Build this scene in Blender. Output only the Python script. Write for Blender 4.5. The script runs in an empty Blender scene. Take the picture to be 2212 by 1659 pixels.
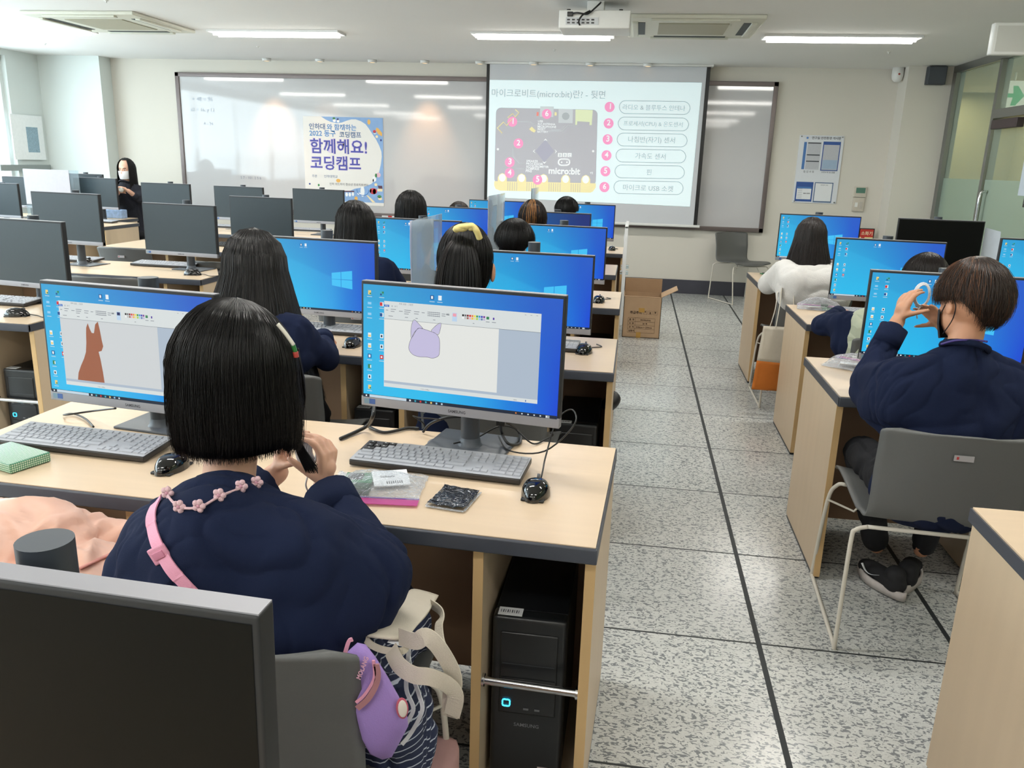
import bpy, bmesh, math, random
from mathutils import Vector, Matrix, Euler, noise
random.seed(7)
SC = bpy.context.scene
COL = SC.collection
PI = math.pi
R = math.radians

# ---------------------------------------------------------------- camera
HC = 1.472
FPX, PITCH, ROLL, YAW = 1760.2, -0.265, 0.0308, 0.1413
_f = Vector((-math.sin(YAW), math.cos(YAW), 0)); _r = Vector((math.cos(YAW), math.sin(YAW), 0)); _u = Vector((0, 0, 1))
_f2 = _f*math.cos(PITCH) + _u*math.sin(PITCH); _u2 = _u*math.cos(PITCH) - _f*math.sin(PITCH)
CR = _r*math.cos(ROLL) + _u2*math.sin(ROLL); CU = _u2*math.cos(ROLL) - _r*math.sin(ROLL)
cam_data = bpy.data.cameras.new('camera'); cam = bpy.data.objects.new('camera', cam_data); COL.objects.link(cam)
cam_data.sensor_width = 36; cam_data.lens = FPX/2212*36; cam_data.clip_start = .02; cam_data.clip_end = 100
cam.matrix_world = Matrix(((CR.x, CU.x, -_f2.x, 0), (CR.y, CU.y, -_f2.y, 0), (CR.z, CU.z, -_f2.z, HC), (0, 0, 0, 1)))
SC.camera = cam

def at(px, py, x=None, y=None, z=None):
    """the place in the room that the line of sight through a point of the photo meets on a plane x / y / z"""
    d = CR*((px-1106)/FPX) - CU*((py-829.5)/FPX) + _f2
    t = (x/d.x) if x is not None else (y/d.y) if y is not None else ((z-HC)/d.z)
    return Vector((0, 0, HC)) + d*t

# ---------------------------------------------------------------- world, view, large lights
w = bpy.data.worlds.new('world'); SC.world = w; w.use_nodes = True
bgn = w.node_tree.nodes['Background']; bgn.inputs[0].default_value = (.80, .93, 1, 1); bgn.inputs[1].default_value = 4.0
SC.view_settings.view_transform = 'Standard'; SC.view_settings.look = 'None'
SC.view_settings.gamma = 1; SC.view_settings.use_curve_mapping = False
SC.view_settings.exposure = 0.03
SC.cycles.use_denoising = True
SC.cycles.max_bounces = 6; SC.cycles.diffuse_bounces = 3; SC.cycles.glossy_bounces = 3
SC.cycles.transmission_bounces = 4; SC.cycles.transparent_max_bounces = 12
SC.cycles.caustics_reflective = False; SC.cycles.caustics_refractive = False
SC.cycles.sample_clamp_indirect = 4

def area(name, loc, rot, sx, sy, power, color, spread=PI):
    l = bpy.data.lights.new(name, 'AREA'); l.shape = 'RECTANGLE'; l.size = sx; l.size_y = sy
    l.energy = power; l.color = color; l.spread = spread
    o = bpy.data.objects.new(name, l); COL.objects.link(o); o.location = loc; o.rotation_euler = rot
    return o
CZ = 2.59            # ceiling height
WY = 10.08           # front wall
XL, XR, YB = -7.5, 3.25, -3.2
# daylight through the left hand windows
area('window_daylight', (XL-.02, 3.2, 1.72), (0, R(-76), 0), 1.5, 11.5, 230, (.78, .93, 1))
# fluorescent rows
FIX_X = [-5.97, -3.44, -.93, 1.62]
FIX_Y = [7.8, 5.1, 2.4, -.4, -2.4]
for _x in FIX_X:
    for _y in FIX_Y:
        area('fluorescent_light', (_x, _y, CZ-.012), (0, 0, 0), 1.2, .16, 26, (1, .975, .93))
for _x, _p in ((-4.49, 34), (-3.82, 6), (-2.547, 34)):
    s = bpy.data.lights.new('downlight_spot', 'SPOT'); s.energy = _p; s.color = (1, .52, .24); s.spot_size = R(54); s.spot_blend = .9; s.shadow_soft_size = .03
    o = bpy.data.objects.new('downlight_spot', s); COL.objects.link(o); o.location = (_x, 9.70, CZ-.05); o.rotation_euler = (R(17), 0, 0)

# ---------------------------------------------------------------- materials
def lin(c): return tuple((v/255/12.92) if v/255 <= .04045 else ((v/255+.055)/1.055)**2.4 for v in c)
_M = {}
def mat(name, rgb, rough=.5, metal=0, var=.06, scale=30, bump=0, bscale=None, spec=.5, sheen=0, coat=0, stretch=None):
    """principled material whose colour and surface vary a little with procedural noise"""
    if name in _M: return _M[name]
    m = bpy.data.materials.new(name); m.use_nodes = True; nt = m.node_tree; b = nt.nodes['Principled BSDF']
    c = lin(rgb)
    tc = nt.nodes.new('ShaderNodeTexCoord'); mp = nt.nodes.new('ShaderNodeMapping'); nt.links.new(tc.outputs['Object'], mp.inputs[0])
    if stretch: mp.inputs['Scale'].default_value = stretch
    n = nt.nodes.new('ShaderNodeTexNoise'); n.inputs['Scale'].default_value = scale; n.inputs['Detail'].default_value = 3
    nt.links.new(mp.outputs[0], n.inputs['Vector'])
    mx = nt.nodes.new('ShaderNodeMix'); mx.data_type = 'RGBA'
    mx.inputs[6].default_value = tuple(max(0, v*(1-var)) for v in c)+(1,); mx.inputs[7].default_value = tuple(min(1, v*(1+var)) for v in c)+(1,)
    nt.links.new(n.outputs[0], mx.inputs[0]); nt.links.new(mx.outputs[2], b.inputs['Base Color'])
    b.inputs['Roughness'].default_value = rough; b.inputs['Metallic'].default_value = metal; b.inputs['Specular IOR Level'].default_value = spec
    b.inputs['Sheen Weight'].default_value = sheen; b.inputs['Coat Weight'].default_value = coat
    if bump:
        n2 = nt.nodes.new('ShaderNodeTexNoise'); n2.inputs['Scale'].default_value = bscale or scale; n2.inputs['Detail'].default_value = 4
        nt.links.new(mp.outputs[0], n2.inputs['Vector'])
        bp = nt.nodes.new('ShaderNodeBump'); bp.inputs['Strength'].default_value = bump; bp.inputs['Distance'].default_value = .004
        nt.links.new(n2.outputs[0], bp.inputs['Height']); nt.links.new(bp.outputs[0], b.inputs['Normal'])
    _M[name] = m; return m
def glow(name, rgb, s=1.0):
    if name in _M: return _M[name]
    m = bpy.data.materials.new(name); m.use_nodes = True; nt = m.node_tree; b = nt.nodes['Principled BSDF']
    b.inputs['Base Color'].default_value = (.01, .01, .01, 1); b.inputs['Roughness'].default_value = .45; b.inputs['Specular IOR Level'].default_value = .2
    b.inputs['Emission Color'].default_value = lin(rgb)+(1,); b.inputs['Emission Strength'].default_value = s
    _M[name] = m; return m
def clear(name, rgb, alpha=.15, rough=.08, tint=None):
    """thin clear sheet: mostly see-through, with a glossy coat"""
    if name in _M: return _M[name]
    m = bpy.data.materials.new(name); m.use_nodes = True; nt = m.node_tree; b = nt.nodes['Principled BSDF']
    out = nt.nodes['Material Output']
    b.inputs['Base Color'].default_value = lin(rgb)+(1,); b.inputs['Roughness'].default_value = rough
    t = nt.nodes.new('ShaderNodeBsdfTransparent'); t.inputs[0].default_value = lin(tint or (250, 252, 252))+(1,)
    fr = nt.nodes.new('ShaderNodeFresnel'); ge = nt.nodes.new('ShaderNodeNewGeometry'); mr = nt.nodes.new('ShaderNodeMapRange'); mr.inputs[3].default_value = 1.45; mr.inputs[4].default_value = 1/1.45   # same ratio on both faces of the thin sheet
    nt.links.new(ge.outputs['Backfacing'], mr.inputs[0]); nt.links.new(mr.outputs[0], fr.inputs[0])
    ad = nt.nodes.new('ShaderNodeMath'); ad.operation = 'ADD'; ad.use_clamp = True; ad.inputs[1].default_value = alpha
    nt.links.new(fr.outputs[0], ad.inputs[0])
    mx = nt.nodes.new('ShaderNodeMixShader'); nt.links.new(ad.outputs[0], mx.inputs[0]); nt.links.new(t.outputs[0], mx.inputs[1]); nt.links.new(b.outputs[0], mx.inputs[2])
    nt.links.new(mx.outputs[0], out.inputs[0])
    _M[name] = m; return m

# ---------------------------------------------------------------- object helpers
def tag(o, label=None, cat=None, group=None, kind=None):
    if label: o['label'] = label
    if cat: o['category'] = cat
    if group: o['group'] = group
    if kind: o['kind'] = kind
    return o
def thing(name, label, cat, loc=(0, 0, 0), rz=0, group=None):
    o = bpy.data.objects.new(name, None); COL.objects.link(o); o.location = loc; o.rotation_euler = (0, 0, rz); o.empty_display_size = .05
    return tag(o, label, cat, group)
def dup(o, loc=None, rz=None, label=None, parent=None):
    c = o.copy(); COL.objects.link(c)
    if parent is not None:
        c.parent = parent
    if loc is not None: c.location = loc
    if rz is not None: c.rotation_euler = (0, 0, rz)
    if label: c['label'] = label
    for ch in list(o.children): dup(ch, parent=c)
    return c

class MB:
    """collects shapes, then links them as ONE mesh object"""
    def __init__(s): s.v = []; s.f = []; s.m = []; s.mats = []; s.sm = []
    def mi(s, m):
        if m not in s.mats: s.mats.append(m)
        return s.mats.index(m)
    def add(s, vs, fs, m, smooth=False, M=None):
        k = len(s.v); i = s.mi(m)
        s.v += [tuple(M @ Vector(v)) for v in vs] if M else [tuple(v) for v in vs]
        for f in fs: s.f.append(tuple(a+k for a in f)); s.m.append(i); s.sm.append(smooth)
        return s
    def box(s, x0, x1, y0, y1, z0, z1, m, M=None):
        v = [(x0,y0,z0),(x1,y0,z0),(x1,y1,z0),(x0,y1,z0),(x0,y0,z1),(x1,y0,z1),(x1,y1,z1),(x0,y1,z1)]
        f = [(0,3,2,1),(4,5,6,7),(0,1,5,4),(1,2,6,5),(2,3,7,6),(3,0,4,7)]
        return s.add(v, f, m, False, M)
    def bbox(s, x0, x1, y0, y1, z0, z1, m, b=.004, seg=2, M=None, smooth=True):
        bm = bmesh.new(); bmesh.ops.create_cube(bm, size=1)
        for q in bm.verts: q.co = Vector(((x0+x1)/2+q.co.x*(x1-x0), (y0+y1)/2+q.co.y*(y1-y0), (z0+z1)/2+q.co.z*(z1-z0)))
        bmesh.ops.bevel(bm, geom=bm.edges[:], offset=b, segments=seg, affect='EDGES', profile=.7)
        s.bm(bm, m, smooth, M); return s
    def bm(s, bm, m, smooth=True, M=None):
        bm.verts.index_update()
        s.add([q.co[:] for q in bm.verts], [tuple(v.index for v in f.verts) for f in bm.faces], m, smooth, M); bm.free(); return s
    def prism(s, pts, z0, z1, m, M=None, smooth=False):
        n = len(pts); v = [(p[0], p[1], z0) for p in pts]+[(p[0], p[1], z1) for p in pts]
        f = [tuple(range(n-1, -1, -1)), tuple(range(n, 2*n))]+[(i, (i+1) % n, n+(i+1) % n, n+i) for i in range(n)]
        return s.add(v, f, m, smooth, M)
    def poly(s, pts, m, M=None): return s.add(pts, [tuple(range(len(pts)))], m, False, M)
    def cyl(s, c, r, h, m, n=24, r2=None, axis='z', M=None, cap=True):
        r2 = r if r2 is None else r2; v = []
        for k, (zz, rr) in enumerate(((0, r), (h, r2))):
            for i in range(n):
                a = 2*PI*i/n; p = (rr*math.cos(a), rr*math.sin(a), zz)
                if axis == 'x': p = (p[2], p[0], p[1])
                if axis == 'y': p = (p[1], p[2], p[0])
                v.append((p[0]+c[0], p[1]+c[1], p[2]+c[2]))
        s.add(v, [(i, (i+1) % n, n+(i+1) % n, n+i) for i in range(n)], m, True, M)
        if cap: s.add(v, [tuple(range(n-1, -1, -1)), tuple(range(n, 2*n))], m, False, M)
        return s
    def tube(s, pts, r, m, n=8, M=None, closed=False, r_end=None, flat=None):
        pts = [Vector(p) for p in pts]; N = len(pts); v = []; up = None
        for i, p in enumerate(pts):
            if closed: t = pts[(i+1) % N]-pts[i-1]
            else: t = pts[min(i+1, N-1)]-pts[max(i-1, 0)]
            t.normalize()
            if up is None: up = Vector((0, 0, 1)) if abs(t.z) < .9 else Vector((1, 0, 0))
            b = t.cross(up)
            if b.length < 1e-6: b = t.orthogonal()
            b.normalize(); up = b.cross(t)
            rr = r if r_end is None else r+(r_end-r)*i/(N-1)
            for k in range(n):
                a = 2*PI*k/n
                v.append(p+b*(rr*math.cos(a))+up*((flat or 1)*rr*math.sin(a)))
        f = []
        for i in range(N if closed else N-1):
            j = (i+1) % N
            for k in range(n): f.append((i*n+k, i*n+(k+1) % n, j*n+(k+1) % n, j*n+k))
        if not closed: f += [tuple(range(n-1, -1, -1)), tuple((N-1)*n+k for k in range(n))]
        return s.add(v, f, m, True, M)
    def ell(s, c, r, m, n=16, M=None):
        bm = bmesh.new(); bmesh.ops.create_uvsphere(bm, u_segments=n, v_segments=n//2+2, radius=1)
        for q in bm.verts: q.co = Vector((c[0]+q.co.x*r[0], c[1]+q.co.y*r[1], c[2]+q.co.z*r[2]))
        return s.bm(bm, m, True, M)
    def lathe(s, prof, m, n=24, c=(0, 0, 0), M=None):
        v = [(c[0]+r*math.cos(2*PI*k/n), c[1]+r*math.sin(2*PI*k/n), c[2]+z) for r, z in prof for k in range(n)]
        f = [(i*n+k, i*n+(k+1) % n, (i+1)*n+(k+1) % n, (i+1)*n+k) for i in range(len(prof)-1) for k in range(n)]
        return s.add(v, f, m, True, M)
    def grid(s, fn, nu, nv, m, smooth=True, M=None):
        v = [fn(i/nu, j/nv) for j in range(nv+1) for i in range(nu+1)]
        f = [(j*(nu+1)+i, j*(nu+1)+i+1, (j+1)*(nu+1)+i+1, (j+1)*(nu+1)+i) for j in range(nv) for i in range(nu)]
        return s.add(v, f, m, smooth, M)
    def text(s, body, size, m, M, align='LEFT', bold=0, sx=1.0):
        """writing in local XY of M"""
        vs, fs, wd = glyphs(body, bold)
        k = size; ox = {'LEFT': 0, 'CENTER': -wd/2, 'RIGHT': -wd}[align]
        return s.add([((x+ox)*k*sx, y*k, z*k) for x, y, z in vs], fs, m, False, M)
    def build(s, name, parent=None, loc=None, off=None, solid=None, bevel=None, subsurf=0):
        me = bpy.data.meshes.new(name)
        if off is not None: s.v = [(a-off[0], b-off[1], c-off[2]) for a, b, c in s.v]
        me.from_pydata(s.v, [], s.f)
        for m in s.mats: me.materials.append(m)
        me.polygons.foreach_set('material_index', s.m); me.polygons.foreach_set('use_smooth', s.sm); me.update()
        o = bpy.data.objects.new(name, me); COL.objects.link(o)
        if parent is not None: o.parent = parent
        if loc is not None: o.location = loc
        if solid: md = o.modifiers.new('thickness', 'SOLIDIFY'); md.thickness = solid; md.offset = 0
        if bevel: md = o.modifiers.new('edge', 'BEVEL'); md.width = bevel; md.segments = 2; md.limit_method = 'ANGLE'
        if subsurf: md = o.modifiers.new('smooth', 'SUBSURF'); md.levels = subsurf; md.render_levels = subsurf
        return o
_G = {}
def glyphs(body, bold=0):
    k = (body, bold)
    if k in _G: return _G[k]
    cu = bpy.data.curves.new('t', 'FONT'); cu.body = body; cu.size = 1; cu.offset = bold; cu.resolution_u = 2
    o = bpy.data.objects.new('t', cu); COL.objects.link(o)
    dg = bpy.context.evaluated_depsgraph_get(); me = bpy.data.meshes.new_from_object(o.evaluated_get(dg))
    vs = [v.co[:] for v in me.vertices]; fs = [tuple(p.vertices) for p in me.polygons]
    wd = max([v[0] for v in vs] or [0]); bpy.data.objects.remove(o); bpy.data.curves.remove(cu); bpy.data.meshes.remove(me)
    _G[k] = (vs, fs, wd); return _G[k]
def wallM(x, y, z, yaw=0):
    """frame of a sheet facing the camera side (-y): local X right, local Y up, local Z towards -y"""
    return Matrix.Translation((x, y, z)) @ Matrix.Rotation(yaw, 4, 'Z') @ Matrix.Rotation(PI/2, 4, 'X')
def catmull(P, n=6, closed=False):
    P = [Vector(p) for p in P]; out = []; N = len(P)
    for i in range(N if closed else N-1):
        g = (lambda k: P[k % N]) if closed else (lambda k: P[max(0, min(N-1, k))])
        a, b, c, d = g(i-1), g(i), g(i+1), g(i+2)
        for k in range(n):
            t = k/n; out.append(.5*((2*b)+(c-a)*t+(2*a-5*b+4*c-d)*t*t+(3*b-a-3*c+d)*t**3))
    if not closed: out.append(P[-1])
    return out

def eval_mods(o):
    dg = bpy.context.evaluated_depsgraph_get(); me = bpy.data.meshes.new_from_object(o.evaluated_get(dg)); return me
def blob(prims, voxel=.008, smooth=4, fac=.5, sub=0):
    """one continuous surface grown over ellipsoids and tapered limbs; returns verts, faces"""
    bm = bmesh.new()
    for p in prims:
        if p[0] == 'e':
            c, r = Vector(p[1]), p[2]; rot = Euler(p[3]).to_matrix().to_4x4() if len(p) > 3 else Matrix.Identity(4)
            S = Matrix.Diagonal((r[0], r[1], r[2], 1))
            bmesh.ops.create_icosphere(bm, subdivisions=3, radius=1, matrix=Matrix.Translation(c) @ rot @ S)
        else:
            a, b, r1, r2 = Vector(p[1]), Vector(p[2]), p[3], p[4]; d = b-a; L = d.length
            if L > 1e-5:
                q = d.to_track_quat('Z', 'Y').to_matrix().to_4x4()
                bmesh.ops.create_cone(bm, cap_ends=True, segments=18, radius1=r1, radius2=r2, depth=L, matrix=Matrix.Translation((a+b)/2) @ q)
            bmesh.ops.create_icosphere(bm, subdivisions=2, radius=r1, matrix=Matrix.Translation(a))
            bmesh.ops.create_icosphere(bm, subdivisions=2, radius=r2, matrix=Matrix.Translation(b))
    me = bpy.data.meshes.new('b'); bm.to_mesh(me); bm.free()
    o = bpy.data.objects.new('b', me); COL.objects.link(o)
    r = o.modifiers.new('r', 'REMESH'); r.mode = 'VOXEL'; r.voxel_size = voxel
    if smooth: sm = o.modifiers.new('s', 'SMOOTH'); sm.iterations = smooth; sm.factor = fac
    if sub: sd = o.modifiers.new('d', 'SUBSURF'); sd.levels = sub
    m2 = eval_mods(o); vs = [v.co.copy() for v in m2.vertices]; fs = [tuple(p.vertices) for p in m2.polygons]; ns = [v.normal.copy() for v in m2.vertices]
    bpy.data.objects.remove(o); bpy.data.meshes.remove(me); bpy.data.meshes.remove(m2)
    return vs, fs, ns
def folds(vs, ns, amp=.006, sc=9, seed=0, st=(1, 1, .45)):
    out = []
    for v, n in zip(vs, ns):
        p = Vector((v.x*sc*st[0]+seed, v.y*sc*st[1], v.z*sc*st[2]))
        wq = p+Vector((noise.noise(p*.6), noise.noise(p*.6+Vector((5, 2, 1))), 0))*.9
        k = max(0, 1-abs(noise.noise(wq))*4.5)**1.5; k3 = max(0, 1-abs(noise.noise(wq*1.9+Vector((3, 3, 3))))*5)**1.5; k2 = noise.noise(p*.8)
        out.append(v-n*(amp*(k*2.2+k3*.8-k2*1.2)))
    return out

# shared materials
wood_top = mat('maple_laminate', (224, 200, 170), .32, var=.05, scale=3, stretch=(1, 14, 1), bump=.02, bscale=60)
wood_side = mat('maple_panel', (205, 184, 156), .45, var=.06, scale=3, stretch=(6, 6, .5))
wood_edge = mat('maple_edge_strip', (206, 172, 122), .5, var=.07, scale=4, stretch=(8, 8, .4))
wood_dark = mat('desk_back_board', (168, 138, 112), .55, var=.08, scale=4)
edge_dark = mat('dark_edge_band', (62, 66, 76), .42, var=.05)
chrome = mat('chrome', (210, 210, 212), .15, 1, var=.02)
steel = mat('brushed_steel', (150, 152, 150), .35, .9, var=.05, stretch=(1, 1, 12))
blk = mat('black_plastic', (16, 17, 19), .38, var=.1)
blkg = mat('gloss_black_plastic', (6, 6, 7), .08, var=.1, coat=.5)
blkm = mat('matt_black_plastic', (26, 28, 31), .6, var=.1)
pillar_m = mat('slate_plastic', (58, 64, 72), .4, var=.06)
base_m = mat('slate_stand', (76, 82, 90), .38, var=.06, scale=12)
silver = mat('silver_plastic', (150, 150, 154), .42, .25, var=.04)
white_p = mat('white_plastic', (228, 228, 224), .4, var=.02)
cream = mat('cream_painted_steel', (214, 208, 196), .38, var=.03)
chair_g = mat('grey_chair_shell', (98, 99, 98), .48, var=.04, scale=200, bump=.12, bscale=900)
paper = mat('white_paper', (232, 234, 236), .75, var=.02)
ink = mat('grey_ink', (70, 74, 80), .8, var=.05)
# ================================================================ the room
def struct(name, mb, **k): return tag(mb.build(name, **k), kind='structure')
def floor_mat():
    m = bpy.data.materials.new('terrazzo_tiles'); m.use_nodes = True; nt = m.node_tree; N = nt.nodes; L = nt.links; b = N['Principled BSDF']
    tc = N.new('ShaderNodeTexCoord')
    def math_(op, a, b_=None, clamp=False):
        n = N.new('ShaderNodeMath'); n.operation = op; n.use_clamp = clamp
        for i, v in enumerate((a, b_)):
            if v is None: continue
            if isinstance(v, (int, float)): n.inputs[i].default_value = v
            else: L.new(v, n.inputs[i])
        return n.outputs[0]
    sp = N.new('ShaderNodeSeparateXYZ'); L.new(tc.outputs['Object'], sp.inputs[0])
    def grout(o, org, pitch, wd):
        u = math_('DIVIDE', math_('SUBTRACT', o, org), pitch); fr = math_('FRACT', math_('ADD', u, 100.5)); d = math_('ABSOLUTE', math_('SUBTRACT', fr, .5))
        return math_('LESS_THAN', d, wd/pitch/2), math_('FLOOR', math_('ADD', u, 100.0))
    gx, ix = grout(sp.outputs[0], .485, .629, .017); gy, iy = grout(sp.outputs[1], 8.784, .637, .0085)
    g = math_('MAXIMUM', gx, gy)
    # worm-like speckles
    mp = N.new('ShaderNodeMapping'); mp.inputs['Rotation'].default_value = (0, 0, .5); mp.inputs['Scale'].default_value = (1, 1.7, 1); L.new(tc.outputs['Object'], mp.inputs[0])
    n1 = N.new('ShaderNodeTexNoise'); n1.inputs['Scale'].default_value = 62; n1.inputs['Detail'].default_value = 1.5; n1.inputs['Distortion'].default_value = 1.1; L.new(mp.outputs[0], n1.inputs['Vector'])
    n3 = N.new('ShaderNodeTexNoise'); n3.inputs['Scale'].default_value = 150; n3.inputs['Detail'].default_value = 1; n3.inputs['Distortion'].default_value = .8; L.new(mp.outputs[0], n3.inputs['Vector'])
    r1 = N.new('ShaderNodeValToRGB'); r1.color_ramp.elements[0].position = .545; r1.color_ramp.elements[1].position = .575; L.new(n1.outputs[0], r1.inputs[0])
    r3 = N.new('ShaderNodeValToRGB'); r3.color_ramp.elements[0].position = .58; r3.color_ramp.elements[1].position = .62; L.new(n3.outputs[0], r3.inputs[0])
    n2 = N.new('ShaderNodeTexNoise'); n2.inputs['Scale'].default_value = 22; n2.inputs['Detail'].default_value = 2; L.new(tc.outputs['Object'], n2.inputs['Vector'])
    wn = N.new('ShaderNodeTexWhiteNoise'); wn.noise_dimensions = '2D'; cb = N.new('ShaderNodeCombineXYZ'); L.new(ix, cb.inputs[0]); L.new(iy, cb.inputs[1]); L.new(cb.outputs[0], wn.inputs['Vector'])
    def mix(f, a, b_, typ='MIX'):
        n = N.new('ShaderNodeMix'); n.data_type = 'RGBA'; n.blend_type = typ
        for s, v in ((0, f), (6, a), (7, b_)):
            if isinstance(v, (int, float)): n.inputs[s].default_value = v
            elif isinstance(v, tuple): n.inputs[s].default_value = v+(1,)
            else: L.new(v, n.inputs[s])
        return n.outputs[2]
    base = mix(n2.outputs[0], lin((196, 199, 196)), lin((222, 223, 219)))
    c = mix(math_('MULTIPLY', r3.outputs[0], .45), base, lin((170, 172, 172)))
    c = mix(math_('MULTIPLY', r1.outputs[0], .9), c, lin((112, 116, 120)))
    c = mix(math_('MULTIPLY', wn.outputs[0], .22), c, lin((170, 168, 166)))
    c = mix(g, c, lin((44, 48, 50)))
    L.new(c, b.inputs['Base Color'])
    L.new(math_('ADD', math_('MULTIPLY', g, .4), .2), b.inputs['Roughness']); b.inputs['Specular IOR Level'].default_value = .45
    bp = N.new('ShaderNodeBump'); bp.inputs['Strength'].default_value = .25; bp.inputs['Distance'].default_value = .002; bp.invert = True; L.new(g, bp.inputs['Height']); L.new(bp.outputs[0], b.inputs['Normal'])
    return m
wall_c = mat('cream_wall_paint', (218, 213, 202), .8, var=.02, scale=2, bump=.05, bscale=120)
wall_w = mat('white_wall_paint', (226, 233, 230), .8, var=.02, scale=2)
ceil_m = mat('ceiling_paint', (243, 242, 239), .85, var=.02, scale=1.5, bump=.05, bscale=40)
struct('floor', MB().box(-8.2, 6.5, YB-.1, WY+.1, -.1, 0, floor_mat()))
struct('ceiling', MB().box(-8.2, XR+.05, YB-.1, WY+.1, CZ, CZ+.1, ceil_m))
struct('ceiling_corridor', MB().box(XR+.05, 6.5, YB-.1, WY+3, CZ+.02, CZ+.12, ceil_m))
struct('wall_front', MB().box(-8.2, XR+.1, WY, WY+.15, 0, CZ, wall_c))
struct('wall_back', MB().box(-8.2, 6.5, YB-.15, YB, 0, CZ, wall_c))
# left wall: sill below, lintel above, piers between the windows
lw = MB(); lw.box(XL-.2, XL, YB, WY, 0, .92, wall_w); lw.box(XL-.2, XL, YB, WY, 2.52, CZ, wall_w)
lw.box(XL-.2, XL, 9.30, WY, .92, 2.52, wall_w); lw.box(XL-.2, XL, YB, -2.6, .92, 2.52, wall_w)
struct('wall_left', lw)
wf = mat('white_window_frame', (225, 230, 228), .5, var=.02)
pane = clear('window_pane', (235, 245, 250), .02, .05)
for k, (a, b_) in enumerate(((-2.6, .4), (.4, 3.4), (3.4, 6.4), (6.4, 9.30))):
    f = MB()
    for y0, y1, z0, z1 in ((a, a+.05, .92, 2.52), (b_-.05, b_, .92, 2.52), (a, b_, .92, .97), (a, b_, 2.47, 2.52), ((a+b_)/2-.025, (a+b_)/2+.025, .92, 2.52)):
        f.box(XL-.12, XL-.06, y0, y1, z0, z1, wf)
    o = struct('window_%d' % (k+1), f)
    MB().box(XL-.095, XL-.085, a+.05, b_-.05, .97, 2.47, pane).build('window_pane', o)
    MB().box(XL-.12, XL+.10, a, b_, .885, .92, mat('grey_sill', (150, 156, 156), .5)).build('window_sill', o)
# pilasters
struct('wall_pilaster_left', MB().box(XL, -6.665, 9.85, WY, 0, CZ, wall_w))
struct('wall_pilaster_right', MB().box(2.77, XR, 9.76, WY, 0, CZ, wall_c))
struct('baseboard_front', MB().box(-6.66, 2.77, WY-.015, WY, 0, .165, mat('dark_baseboard', (62, 62, 72), .5)))
struct('baseboard_right', MB().box(2.765, XR, 9.745, 9.76, 0, .165, mat('dark_baseboard', (62, 62, 72), .5)))
# right side: glazed partition with a door, corridor behind
gl = clear('partition_glass', (200, 222, 214), .03, .02, tint=(240, 243, 236))
frost = clear('frosted_band', (198, 212, 202), .22, .5, tint=(228, 238, 230))
st = MB()
for y0, y1 in ((9.66, 9.76), (8.52, 8.58), (7.30, 7.38), (5.4, 5.46), (3.2, 3.26), (1.0, 1.06), (-1.2, -1.14)):
    st.box(XR-.03, XR+.06, y0, y1, 0, CZ-.06, steel)
st.box(XR-.03, XR+.06, YB, 9.76, CZ-.07, CZ, steel); st.box(XR-.03, XR+.06, YB, 9.76, 0, .1, steel)
st.box(XR-.03, XR+.06, 7.38, 8.52, 2.0, 2.08, steel)
struct('wall_right_glazing_frame', st)
for k, (y0, y1, z0, z1) in enumerate(((8.58, 9.66, .1, 2.52), (7.38, 8.52, 2.08, 2.52), (5.46, 7.30, .1, 2.52), (3.26, 5.40, .1, 2.52), (1.06, 3.20, .1, 2.52), (-1.14, 1.0, .1, 2.52))):
    struct('wall_right_glass_%d' % (k+1), MB().box(XR+.01, XR+.02, y0, y1, z0, z1, gl).box(XR+.0085, XR+.0095, y0, y1, .35, min(z1, 1.45), frost) if z0 < 1 else MB().box(XR+.01, XR+.02, y0, y1, z0, z1, gl))
dr = MB().box(XR-.01, XR+.01, 7.40, 8.50, .02, 1.99, gl).box(XR-.012, XR-.011, 7.40, 8.50, .35, 1.45, frost)
d1 = struct('door_1', dr)
MB().tube(catmull([(XR-.015, 8.40, .80), (XR-.07, 8.40, .82), (XR-.07, 8.40, 1.1), (XR-.07, 8.40, 1.32), (XR-.015, 8.40, 1.34)], 4), .014, chrome).build('door_handle', d1)
MB().bbox(XR-.07, XR-.012, 7.42, 7.50, 1.24, 1.42, blk, .006).box(XR-.071, XR-.069, 7.445, 7.475, 1.27, 1.33, paper).build('door_lock', d1)
MB().bbox(XR-.07, XR-.01, 7.9, 8.44, 1.90, 1.98, mat('dark_brown_metal', (58, 46, 48), .5), .005).build('door_closer', d1)
# corridor
cw = mat('olive_corridor_wall', (190, 184, 146), .8, var=.03, scale=2)
struct('wall_corridor', MB().box(5.2, 5.35, YB, WY+3, 0, CZ+.02, cw).box(XR+.1, 5.2, WY+2.8, WY+2.95, 0, CZ+.02, cw).box(XR, XR+.1, WY, WY+2.95, 0, CZ+.02, cw))
struct('floor_corridor', MB().box(XR+.1, 6.5, WY+.1, WY+3, -.1, 0, cream))
struct('trim_corridor_door', MB().box(5.17, 5.2, 9.6, 10.6, 0, 2.1, mat('corridor_door_grey', (128, 132, 124), .6)).box(5.165, 5.17, 9.5, 9.6, 0, 2.16, steel))
for _y in (1.5, 5.5, 9.4, 12.0): area('corridor_light', (4.3, _y, CZ-.02), (0, 0, 0), .3, 1.2, 17, (1, .95, .80))

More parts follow.
